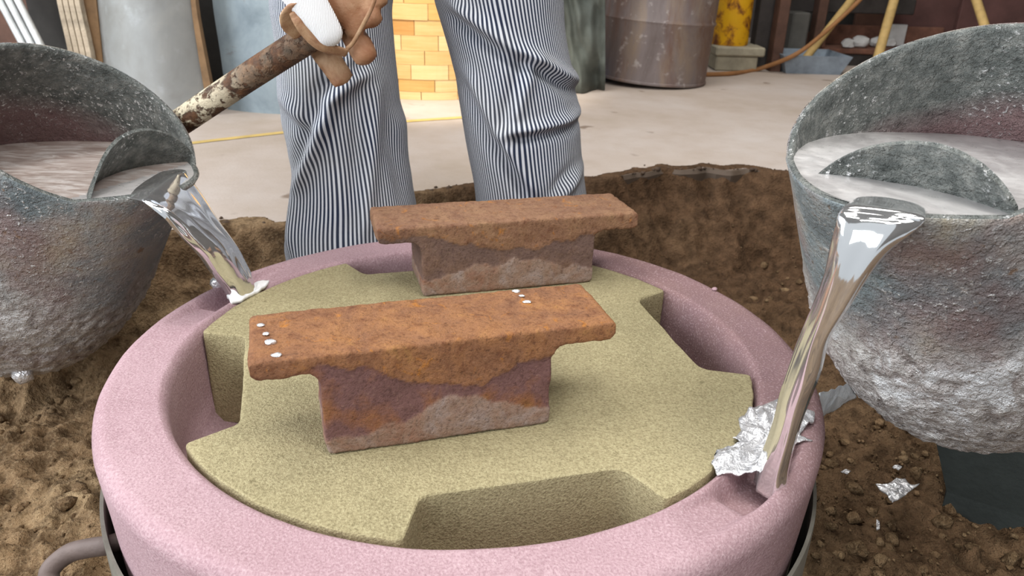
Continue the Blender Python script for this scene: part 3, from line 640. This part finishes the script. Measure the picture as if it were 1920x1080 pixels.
# body: one continuous skin-modifier figure
J_UP = .15
J = dict(pel=(-.19, 1.74, .62), spine=(-.19, 1.75, .85), chest=(-.20, 1.73, 1.05), neck=(-.20, 1.70, 1.22), head=(-.20, 1.67, 1.34), crown=(-.20, 1.68, 1.45),
 hl=(-.325, 1.74, .56), kl=(-.375, 1.66, .25), al=(-.37, 1.70, -.12), tl=(-.39, 1.55, -.175), hr=(-.055, 1.75, .56), kr=(.02, 1.70, .25), ar=(.055, 1.76, -.12), tr=(.08, 1.61, -.19),
 sl=(-.40, 1.74, 1.14), el=(-.52, 1.60, .88), wl=(-.405, 1.42, .62), ml=(-.365, 1.385, .545), sr=(.0, 1.74, 1.14), er=(.12, 1.62, .90), wr=(.06, 1.46, 1.12), mr=(.05, 1.43, 1.19))
for k_ in ('pel', 'spine', 'chest', 'neck', 'head', 'crown', 'sl', 'sr', 'er', 'hl', 'hr'): J[k_] = (J[k_][0], J[k_][1], J[k_][2]+J_UP)
E_ = [('pel', 'spine'), ('spine', 'chest'), ('chest', 'neck'), ('neck', 'head'), ('head', 'crown'), ('pel', 'hl'), ('hl', 'kl'), ('kl', 'al'), ('al', 'tl'), ('pel', 'hr'), ('hr', 'kr'), ('kr', 'ar'), ('ar', 'tr'), ('chest', 'sl'), ('sl', 'el'), ('el', 'wl'), ('wl', 'ml'), ('chest', 'sr'), ('sr', 'er'), ('er', 'wr'), ('wr', 'mr')]
RAD = dict(pel=.11, spine=.125, chest=.14, neck=.055, head=.085, crown=.075, hl=.075, kl=.055, al=.042, tl=.036, hr=.075, kr=.055, ar=.042, tr=.036, sl=.06, el=.042, wl=.03, ml=.025, sr=.06, er=.042, wr=.03, mr=.028)
keys = list(J); me = bpy.data.meshes.new('tmpb'); me.from_pydata([J[k_] for k_ in keys], [(keys.index(a), keys.index(b)) for a, b in E_], [])
ob = bpy.data.objects.new('tmpb', me); COL.objects.link(ob); sm = ob.modifiers.new('skin', 'SKIN'); ob.modifiers.new('sub', 'SUBSURF').levels = 2
for i, k_ in enumerate(keys): me.skin_vertices[0].data[i].radius = (RAD[k_], RAD[k_]); me.skin_vertices[0].data[i].use_root = (k_ == 'pel')
dg = bpy.context.evaluated_depsgraph_get(); ev = ob.evaluated_get(dg); em = ev.to_mesh(); BV = np.array([v.co for v in em.vertices]); BF = [tuple(p_.vertices) for p_ in em.polygons]
ev.to_mesh_clear(); bpy.data.objects.remove(ob)
part('body', BV, BF, SKIN, pr_, angle=180)
# trousers: a striped tube per leg, joined at the hips, sewn as one garment
def leg(sil, Yp, zb, zt, ridges, seed, hipc, footc):
    """sil: rows (py, x left, x right) of the cloth's outline at depth Yp"""
    zs = []; cxs = []; hws = []
    for py, xl, xr in sil:
        a = aty(xl, py, Yp); b = aty(xr, py, Yp); zs.append((a[2]+b[2])/2); cxs.append((a[0]+b[0])/2); hws.append((b[0]-a[0])/2)
    zs = np.array(zs); o_ = np.argsort(zs); zs = zs[o_]; cxs = np.array(cxs)[o_]; hws = np.array(hws)[o_]
    zs = np.concatenate([[zb], zs, [zt]]); cxs = np.concatenate([[footc[0]], cxs, [hipc[0]]]); hws = np.concatenate([[.115], hws, [.145]])
    yc = np.interp(zs, [zb, zs[1], zs[-2], zt], [footc[1], Yp, Yp+.01, hipc[1]])
    nr, na = 230, 160; zz = np.linspace(zb, zt, nr); th = np.linspace(-PI, PI, na, endpoint=False)
    def sm(v):
        q = np.interp(zz, zs, v); kq = np.ones(15)/15; return np.convolve(np.pad(q, 7, 'edge'), kq, 'valid')
    cx_, hw_, yc_ = sm(cxs), sm(hws), sm(yc)
    Zg = np.repeat(zz, na); TH = np.tile(th, nr); cxg = np.repeat(cx_, na); hwg = np.repeat(hw_, na); ycg = np.repeat(yc_, na)
    sx_ = np.sin(TH); cy_ = -np.cos(TH); e_ = .88
    Xg = cxg+hwg*np.sign(sx_)*np.abs(sx_)**e_; Yg = ycg+hwg*.92*np.sign(cy_)*np.abs(cy_)**e_
    P = np.stack([Xg, Yg, Zg], 1); Nrm = np.stack([sx_, cy_, sx_*0], 1)
    d = .010*fbm(P*np.array([1, 1, .45]), 7, 3, seed)*np.clip(.3+np.abs(np.cos(TH)), 0, 1)
    for (x0, y0, x1, y1, wd, amp) in ridges:
        a = aty(x0, y0, Yp-.09); b = aty(x1, y1, Yp-.09); A2 = np.array([a[0], a[2]]); D2 = np.array([b[0]-a[0], b[2]-a[2]]); L2 = np.linalg.norm(D2); D2 /= L2; N2 = np.array([D2[1], -D2[0]])
        rel = np.stack([Xg, Zg], 1)-A2; s_ = rel@D2; t_ = rel@N2
        env = sstep(-.03, .03, s_)*(1-sstep(L2-.04, L2+.03, s_))*(np.cos(TH) > -.2)
        q = t_/wd; d = d+env*amp*(np.exp(-q*q)-.75*np.exp(-(q-1.5)**2))
    P = P+Nrm*d[:, None]
    arc = TH*np.repeat(np.interp(zz, [zb, zt], [.118, .128]), na)
    uv = np.stack([arc/.0068+.6*fbm(P, 5, 2, seed+4), Zg], 1)
    V = P; F = grid_faces(nr, na, False, True); return V, F, uv
Ll = leg([(0, 503, 730), (60, 515, 735), (120, 522, 741), (200, 526, 750), (280, 545, 758), (350, 545, 772), (420, 536, 784), (475, 540, 794)], 1.66, FL[2]+.02, .84,
  [(655, 120, 565, 345, .016, .022), (690, 135, 610, 190, .014, .02), (700, 150, 690, 430, .016, .016), (530, 190, 600, 240, .018, .012), (560, 330, 545, 470, .02, .010), (735, 230, 770, 380, .012, .010)], 51, (-.28, 1.72), FL)
Rl = leg([(0, 812, 1058), (60, 832, 1060), (120, 848, 1072), (200, 862, 1087), (280, 875, 1089), (350, 890, 1097), (400, 893, 1104)], 1.72, FR[2]+.02, .84,
  [(850, 10, 1000, 115, .014, .020), (985, 92, 1085, 165, .012, .024), (1000, 115, 960, 235, .014, .012), (955, 242, 1085, 222, .013, .020), (945, 250, 1010, 365, .014, .022), (880, 140, 955, 275, .016, .014), (1085, 330, 1045, 372, .014, .015)], 71, (-.09, 1.73), FR)
# hips close the two legs at the top
hz = np.linspace(.75, 1.07, 30); ha = np.linspace(-PI, PI, 160, endpoint=False); HV = []
for z in hz:
    t = (z-.75)/.32; HV.append(np.stack([-.185+(.245-.06*t)*np.sin(ha), 1.735-(.145-.01*t)*np.cos(ha), np.full(160, z)], 1))
HV = np.concatenate(HV); HF = grid_faces(30, 160, False, True); HU = np.stack([np.tile(ha, 30)*.2/.0068, HV[:, 2]], 1)
V, F = merge((Ll[0], Ll[1]), (Rl[0], Rl[1]), (HV, HF)); part('trousers', V, F, DENIM, pr_, angle=180, uv=np.concatenate([Ll[2], Rl[2], HU]))
for f, s_ in ((FL, -1), (FR, 1)):
    pts_ = [f+np.array([0, .06, .045]), f+np.array([0, .0, .05]), f+np.array([s_*.02, -.10, .04]), f+np.array([s_*.035, -.19, .032])]
    V1 = tube(spline(pts_, 14), np.interp(np.linspace(0, 1, 14), [0, .1, .5, .9, 1], [.03, .046, .046, .042, .02]), 18); V2_ = tube([f+np.array([0, .02, .03]), f+np.array([0, .01, .10]), f+np.array([0, .01, .2])], [.05, .05, .055], 18)
    V, F, N = remesh(*merge(V1, V2_), .008, 3); V[:, 2] = np.maximum(V[:, 2], f[2]-.004); part('boot', V, F, BOOT, pr_, angle=180)
# jacket, hair (above the picture)
jv = [tube([(-.19, 1.735, .97), (-.19, 1.74, 1.10), (-.20, 1.73, 1.23), (-.20, 1.72, 1.33)], [.185, .18, .19, .10], 30, flat=.78, up=(0, 1, 0)), tube(spline([J['sl'], (-.47, 1.68, 1.1), J['el'], J['wl']], 20), np.linspace(.085, .055, 20), 20), tube(spline([J['sr'], (.07, 1.71, 1.15), J['er'], J['wr']], 20), np.linspace(.085, .055, 20), 20)]
V, F, N = remesh(*merge(*jv), .012, 4); part('jacket', V, F, JACKET, pr_, angle=180)
V, F = blob((-.20, 1.70, 1.58), .098, 5, (.85, 1, .75)); part('hair', V, F, HAIR, pr_, angle=180)
# gloved hand on the pipe: palm, thumb in white knit, curled leather fingers
def chain(pts_, n=14, k=30, tip=.86):
    R_ = spline(pts_, k); P = np.array([aty(a, b, Yd) for a, b, Yd, _, _ in R_]); rad = R_[:, 3]/FPX*((P-CAM)@FW)
    e0 = np.linspace(0, 1, k); endr = np.clip(1-np.clip((e0-tip)/(1-tip), 0, 1)**2.5, .05, 1)**.5; vw = -FW
    return tube(P, rad*endr, n, flat=R_[:, 4], up=tuple(vw))
glove = [chain([(612, -70, 1.36, 44, .7), (625, -30, 1.36, 44, .62), (645, 5, 1.35, 40, .55), (662, 45, 1.345, 26, .5), (664, 76, 1.34, 12, .6)]),
  chain([(596, 20, 1.38, 27, .7), (594, 62, 1.40, 27, .6), (606, 94, 1.40, 26, .5), (626, 124, 1.39, 24, .42), (648, 158, 1.385, 23, .36)], tip=.95),
  chain([(652, 20, 1.37, 22, .8), (660, 60, 1.37, 23, .8), (676, 88, 1.352, 25, .8), (692, 120, 1.345, 22, .8)]),
  chain([(675, -30, 1.37, 22, .8), (684, 5, 1.36, 21, .8), (694, 28, 1.35, 21, .8), (706, 50, 1.345, 17, .8)]),
  chain([(690, -60, 1.37, 20, .8), (703, -30, 1.36, 19, .8), (710, -8, 1.355, 17, .8), (716, 14, 1.35, 14, .8)])]
V, F, N = remesh(*merge(*glove), .0042, 3); part('glove', V, F, LEATHER, pr_, angle=180)
# folded leather cuff of the index finger over the pipe: a ribbon
rb = spline([(562, 66, 1.335, 0), (545, 48, 1.320, 0), (544, 27, 1.310, 0), (560, 14, 1.304, 0), (568, 26, 1.300, 0), (582, 56, 1.300, 0), (608, 86, 1.304, 0), (650, 100, 1.32, 0)], 50)
P = np.array([aty(a, b, Yd) for a, b, Yd, _ in rb]); V, F = tube(P, np.interp(np.linspace(0, 1, 50), [0, .35, .6, 1], [.012, .019, .021, .010]), 14, flat=.35, up=(-.45, .45, .77)); part('glove_cuff', V, F, LEATHER, pr_, angle=180)
V, F = chain([(535, -60, 1.32, 40, .7), (556, -25, 1.31, 38, .65), (584, 12, 1.303, 33, .6), (607, 45, 1.30, 28, .6), (631, 84, 1.30, 22, .6)], 18, 30); o = part('glove_thumb', V, F, KNIT, pr_, angle=180); o['label'] = 'white knit thumb'
sm_ = spline([(708, -20, 1.31), (697, 14, 1.312), (680, 48, 1.316), (662, 80, 1.32), (650, 92, 1.32)], 24); V, F = tube(np.array([aty(*q) for q in sm_]), .0035, 8); part('glove_seam', V, F, LEATHER, pr_, angle=180)

# ================================================================== BACKGROUND, LEFT
def plate(name, L, R, thick, mat, bulge=0., root=None, n=16, **kw):
    """a standing sheet between two edge curves (world points, bottom to top)"""
    L = spline(L, n); R = spline(R, n); V = []
    for s in np.linspace(0, 1, n):
        for i in range(n): V.append(L[i]+(R[i]-L[i])*s+np.array([0, -bulge*4*s*(1-s), 0]))
    V = np.array(V); g = grid_faces(n, n); N_ = len(V); V = np.concatenate([V, V+np.array([0, thick, 0])])
    rim_ = [i for i in range(n)]+[i*n+n-1 for i in range(1, n)]+[(n-1)*n+i for i in range(n-2, -1, -1)]+[i*n for i in range(n-2, 0, -1)]
    F = g+[tuple(i+N_ for i in f)[::-1] for f in g]+[(rim_[i], rim_[(i+1) % len(rim_)], N_+rim_[(i+1) % len(rim_)], N_+rim_[i]) for i in range(len(rim_))]
    return part(name, V, F, mat, root, angle=40)
def fl0(x, y): return atz(x, y, 0)
Y1 = 3.02
def col(pxs, Yb, lean=.0):
    """edge curve from pixel list ordered bottom to top at depth Yb"""
    return np.array([aty(a, b, Yb+lean*i) for i, (a, b) in enumerate(pxs)])
def floorfix(c): c = c.copy(); c[0][2] = 0; return c
r1 = empty('curved_sheet', (aty(270, 212, Y1)*np.array([1, 1, 0])), 'large curved grey steel sheet standing behind the left ladle, brown right edge', 'sheet')
plate('sheet', floorfix(col([(196, 222), (190, 110), (180, 0), (172, -120)], Y1)), floorfix(col([(392, 216), (372, 105), (357, 0), (348, -120)], Y1-.02)), .02, SHEET, .10, r1)
plate('edge_strip', floorfix(col([(391, 216), (372, 105), (357, 0), (348, -120)], Y1-.03)), floorfix(col([(406, 214), (384, 105), (366, 0), (357, -120)], Y1-.03)), .03, BOARD, 0, r1, 8)
r2 = plate('flat_sheet', floorfix(col([(428, 212), (413, 100), (398, 0), (390, -120)], Y1+.08)), floorfix(col([(545, 212), (542, 100), (540, 0), (538, -120)], Y1+.02)), .02, SHEET2, .02); tag(r2, 'blue grey rust spotted steel sheet standing left of the striped trousers', 'sheet')
tag(plate('dark_board', floorfix(col([(385, 214), (360, 100), (350, 0), (345, -120)], Y1+.16)), floorfix(col([(440, 213), (425, 100), (415, 0), (410, -120)], Y1+.16)), .03, DARKB), 'dark board in the gap between the two steel sheets', 'board')
tag(plate('plywood_board', floorfix(col([(178, 235), (160, 110), (143, 0), (135, -100)], Y1-.02)), floorfix(col([(206, 235), (192, 110), (180, 0), (172, -100)], Y1-.02)), .03, BOARD), 'brown upright board at the left edge of the curved grey sheet', 'board')
for i in range(4):
    o_ = i*11
    tag(plate('fibre_board', floorfix(col([(148+o_, 240), (130+o_, 110), (106+o_, 0), (92+o_, -100)], Y1-.05-.004*i)), floorfix(col([(157+o_, 240), (139+o_, 110), (115+o_, 0), (101+o_, -100)], Y1-.05-.004*i)), .03, FIBRE, 0, None, 12), ['leftmost', 'second from left', 'third from left', 'rightmost'][i]+' rough pale board in the leaning bundle at upper left', 'board', 'pale boards leaning behind the left ladle')
tag(plate('dark_board', floorfix(col([(95, 245), (75, 110), (48, 0), (35, -100)], Y1+.02)), floorfix(col([(165, 245), (135, 110), (112, 0), (95, -100)], Y1+.02)), .03, DARKB), 'dark brown leaning board between the bright bars and the pale boards', 'board')
for i in range(3):
    a = aty(105+15*i, 200, 2.85); b = aty(-38+18*i, -70, 2.95); a = a+(b-a)*((0-a[2])/(b[2]-a[2])); V, F = tube([a, (a+b)/2, b], .0130, 12)
    tag(part('metal_bar', V, F, ALU, angle=60), ['leftmost', 'middle', 'rightmost'][i]+' of the three bright bars leaning at far left', 'bar', 'bright bars leaning at far left')
tag(plate('backing_panel', floorfix(col([(-120, 260), (-120, 100), (-120, 0), (-120, -120)], Y1+.3)), floorfix(col([(170, 240), (170, 100), (170, 0), (170, -120)], Y1+.3)), .03, BROWNST), 'dark brown panel behind the leaning boards at far left', 'panel')

# ================================================================== WOOD PATTERN (round, built of glued blocks)
wc = atz(790, 188, 0); WR = .36; wc = wc+np.array([0, WR, 0])
wp = empty('wood_pattern', (wc[0], wc[1], 0), 'round stack of bright yellow glued wood blocks on the floor between the striped legs', 'wood pattern')
hh = .075; zz0 = 0
protos = {}
hts = [.035, .052, .062, .058, .062, .062, .066, .062, .062, .062, .062]
for row, ht in enumerate(hts):
    nb_ = 14; off = (row*.37) % 1
    a1 = 0
    key = ('m', row)
    dr = rng.uniform(-.003, .003)
    span = 2*PI/nb_
    for k_ in range(nb_):
        ac = (k_+off)*span+rng.uniform(-.03, .03)*0
        fy = -math.sin(ac)   # camera side only is in view; the far side is still built
        a_ = np.linspace(-span/2+.004, span/2-.004, 7); V = []
        RO_ = WR+dr+rng.uniform(-.0015, .0015); RI_ = WR-.09
        for z in (0.0006, ht-.0006):
            for r_ in (RO_, RI_): V += [(r_*math.cos(t), r_*math.sin(t), z) for t in a_]
        n7 = 7; F = [(i, i+1, 2*n7+i+1, 2*n7+i) for i in range(6)]+[(n7+i, 3*n7+i, 3*n7+i+1, n7+i+1) for i in range(6)]+[(2*n7+i, 2*n7+i+1, 3*n7+i+1, 3*n7+i) for i in range(6)]+[(i, n7+i, n7+i+1, i+1) for i in range(6)]+[(0, 2*n7, 3*n7, n7), (6, n7+6, 3*n7+6, 2*n7+6)]
        ca, sa = math.cos(ac), math.sin(ac); V = np.array(V); V = np.stack([V[:, 0]*ca-V[:, 1]*sa+wc[0], V[:, 0]*sa+V[:, 1]*ca+wc[1], V[:, 2]+zz0], 1)
        mt = CONC if False else (WOODS[rng.choice(4, p=[.4, .2, .3, .1])] if row > 0 else WOODS[2])
        part('wood_block', V, F, mt, wp, smooth=False)
    zz0 += ht

# ================================================================== BACKGROUND, RIGHT
dc = atz(1235, 169, 0); DR = .285; dcc = dc+np.array([0, DR, 0])
dprof = [(.02, .0), (DR-.004, 0), (DR, .004), (DR, .012), (DR-.004, .016), (DR-.004, .28), (DR+.004, .295), (DR-.004, .31), (DR-.003, .58), (DR+.005, .595), (DR-.003, .61), (DR-.002, .86), (DR+.004, .87), (DR-.006, .875), (.02, .868)]
lean = math.radians(3.0); xa = np.array([math.cos(lean), 0, -math.sin(lean)]); za = np.array([math.sin(lean), 0, math.cos(lean)])
V, F = lathe([(r_, h_) for r_, h_ in dprof], 72, (dcc[0], dcc[1], .003), (xa, np.array([0, 1., 0]), za), True, True); V[:, 2] -= V[:, 2].min()
tag(part('steel_drum', V, F, DRUM, angle=40), 'brown grey battered steel drum standing on the concrete floor', 'drum')
# yellow cylinder on a concrete block
bc = atz(1385, 134, 0); YB = bc[1]
b0 = aty(1340, 134, YB); b1 = aty(1428, 134, YB); tp = aty(1385, 88, YB)[2]
cb = empty('concrete_block', (bc[0], YB+.14, 0), 'pale concrete block with a wider cap beside the steel drum', 'block')
V, F = box((b0[0], YB, 0), (b1[0]-.03, YB+.28, tp-.05), .008); part('base', V, F, BLOCK, cb, smooth=False)
V, F = box((b0[0]-.01, YB-.02, tp-.05), (b1[0], YB+.30, tp), .008); part('cap', V, F, BLOCK, cb, smooth=False)
ya = aty(1341, 70, YB+.05); yb = aty(1410, 70, YB+.05); yr = (yb[0]-ya[0])/2
V, F = lathe([(.01, 0), (yr*.96, 0), (yr, .012), (yr, .75), (yr*.93, .85), (yr*.6, .93), (yr*.3, .96), (.02, .97)], 40, ((ya[0]+yb[0])/2, YB+.13, tp)); tag(part('gas_cylinder', V, F, YELLOW, angle=50), 'yellow rust spotted cylinder standing on the concrete block', 'cylinder')
# tarp hanging between trousers and drum
tp_c = []
nT = 40
for i in range(nT):
    s = i/(nT-1); px = 1030+s*105
    for j in range(24):
        t = j/23; py = 158-t*260; q = aty(px-12*t*(1-s), py, 3.75+.16*fbm(np.array([[s*2.2+t*.9, t*1.6, 3.]]), 1.6, 3, 91)[0]+.05*math.sin(s*9+t*5)); q[2] = max(q[2], 0.004); tp_c.append(q)
V = np.array(tp_c); V[::24, 2] = .004; g = grid_faces(nT, 24); Vb = V+np.array([0, .02, 0]); N_ = len(V)
rim_ = [i for i in range(24)]+[i*24+23 for i in range(1, nT)]+[(nT-1)*24+i for i in range(22, -1, -1)]+[i*24 for i in range(nT-2, 0, -1)]
tag(part('tarpaulin', np.concatenate([V, Vb]), g+[tuple(i+N_ for i in f)[::-1] for f in g]+[(rim_[i], rim_[(i+1) % len(rim_)], N_+rim_[(i+1) % len(rim_)], N_+rim_[i]) for i in range(len(rim_))], TARP, angle=180), 'grey green folded tarpaulin hanging between the striped trousers and the steel drum', 'tarpaulin')
skin('rag', [(1066, 136), (1078, 124), (1094, 128), (1102, 140), (1119, 146), (1118, 156), (1090, 158), (1070, 152)], .004, 'small blue rag crumpled on the floor at the foot of the tarpaulin', 'rag', .09, .012, 3, mat=RAG)
# steel posts and rack in the dark
for (x0, x1, Yd, mt, nm, lb) in ((1418, 1452, 4.75, DARKST, 'steel_post', 'dark steel post right of the yellow cylinder'), (1455, 1475, 4.62, BROWNST, 'steel_post', 'brown steel post close beside the dark post'), (1528, 1545, 5.0, BROWNST, 'steel_post', 'thin brown steel post behind the leftmost pale stick')):
    a = aty(x0, 60, Yd); b = aty(x1, 60, Yd); V, F = box((a[0], Yd, 0), (b[0], Yd+.1, 1.9), .004); tag(part(nm, V, F, mt, smooth=False), lb, 'post')
a = aty(1478, 90, 4.95); b = aty(1522, 24, 4.95); V, F = box((a[0], 4.95, 0), (b[0], 5.2, b[2]), .01); tag(part('grey_box', V, F, plain('grey_box', '5f5d58', .7), smooth=False), 'grey box standing in the dark behind the posts', 'box')
a = aty(1470, 12, 5.1); b = aty(1720, 0, 5.1); V, F = box((a[0], 5.1, a[2]-.03), (b[0], 5.2, a[2]+.06), .006); tag(part('steel_rail', V, F, DARKST, smooth=False), 'dark steel rail across the top right background', 'rail')
for i, (x0, x1, Yd, mt, lb) in enumerate(((1600, 1665, 5.3, BROWNST, 'narrow brown steel panel behind the middle pale stick'), (1668, 1790, 5.35, MAROON, 'maroon rust stained panel between the two right sticks'), (1792, 2000, 5.3, MAROON, 'maroon rust stained panel at the far right edge'), (1480, 1598, 5.6, DARKB, 'black panel in the shade behind the grey box'))):
    a = aty(x0, 60, Yd); b = aty(x1, 60, Yd); V, F = box((a[0], Yd, 0), (b[0], Yd+.04, 1.8), .004); tag(part('steel_sheet', V, F, mt, smooth=False), lb, 'panel')
# trays and trough
def trough(name, x0, x1, Yd, zb, zt, dep, mat, label, cat, taper=.04, th=.012):
    a = aty(x0, 60, Yd)[0]; b = aty(x1, 60, Yd)[0]; V = []
    for (z, e_) in ((zb, 0), (zt, taper), (zt, taper-th), (zb+th, -th)):
        V += [(a-e_, Yd-e_, z), (b+e_, Yd-e_, z), (b+e_, Yd+dep+e_, z), (a-e_, Yd+dep+e_, z)]
    return tag(part(name, V, grid_faces(4, 4, False, True)+[(3, 2, 1, 0), (12, 13, 14, 15)], mat, smooth=False), label, cat)
Yt = atz(1530, 139, 0)[1]
trough('tray', 1486, 1590, Yt, 0, aty(1530, 104, Yt)[2], .3, TRAY, 'low blue grey tray on the floor below the leaning sticks', 'tray')
zt_ = aty(1640, 50, Yt+.25)[2]; zb_ = aty(1640, 88, Yt+.25)[2]
tr = empty('scrap_trough', (aty(1650, 60, Yt+.5)[0], Yt+.5, 0), 'rusty steel trough holding white scraps behind the right ladle', 'trough')
def box_in(name, x0, x1, Y0, Y1, z0, z1, mt, root):
    V, F = box((aty(x0, 60, Y0)[0], Y0, z0), (aty(x1, 60, Y0)[0], Y1, z1), .005); return part(name, V, F, mt, root, smooth=False)
zf = aty(1600, 92, Yt+.40)[2]; zb_ = aty(1640, 48, Yt+.72)[2]
box_in('base', 1560, 1760, Yt+.42, Yt+.68, 0, zf-.03, DARKST, tr); box_in('pan', 1546, 1770, Yt+.40, Yt+.70, zf-.03, zf, RUSTY, tr); box_in('back_wall', 1550, 1770, Yt+.70, Yt+.73, 0, zb_, RUSTY, tr)
V, F = box((0, 0, 0), (1, 1, 1), 0); o = box_in('side_wall', 1546, 1552, Yt+.40, Yt+.70, zf, zf+.07, RUSTY, tr)
for i, (px, r_) in enumerate(((1588, .042), (1612, .05), (1642, .045), (1668, .04))):
    q = aty(px, 88, Yt+.46+.05*i); V, F = blob((q[0], q[1], zf+r_*.62), r_, 80+i, (1.0, .8, .8)); V[:, 2] = np.maximum(V[:, 2], zf+.001)
    tag(part('white_scrap', V, F, WHITEP, angle=30), ['leftmost', 'second from left', 'third from left', 'rightmost'][i]+' white scrap lump in the rusty trough', 'scrap', 'white scraps in the rusty trough')
a = aty(1664, 62, Yt+.62); V, F = box((a[0], Yt+.64, zf+.001), (a[0]+.13, Yt+.67, aty(1690, 46, Yt+.64)[2]), .004); tag(part('pale_plate', V, F, WHITEP, smooth=False), 'pale grey plate standing in the rusty trough behind the middle stick', 'plate')
for (p0, p1, wpx, lb) in (((1524, 92), (1604, -10), 14, 'leftmost pale wooden stick leaning over the blue grey tray'), ((1648, 100), (1682, -20), 17, 'middle pale wooden stick leaning behind the right ladle'), ((1850, 60), (1826, -14), 16, 'rightmost pale wooden stick leaning above the right ladle rim')):
    a = aty(*p0, Yt+.12); b = aty(*p1, Yt+.34); d_ = (b-a); a2 = a-d_*((a[2]-.012)/d_[2]) if a[2] > .012 else a; b2 = b+d_*1.2
    V, F = tube([a2, a, b, b2], wpx/2/FPX*Yt*1.02, 12); tag(part('wooden_stick', V, F, STICK, angle=60), lb, 'stick', 'pale sticks leaning at right')
hs = [atz(1300, 140, .012), atz(1370, 138, .012), atz(1420, 130, .012), aty(1490, 103, Yt-.06), aty(1545, 62, Yt+.05), aty(1600, 12, Yt+.15), aty(1640, -30, Yt+.2)]
V, F = tube(spline(hs, 50), .0125, 12); tag(part('hose', V, F, HOSE, angle=180), 'tan brown hose rising from the floor by the concrete block to upper right', 'hose')
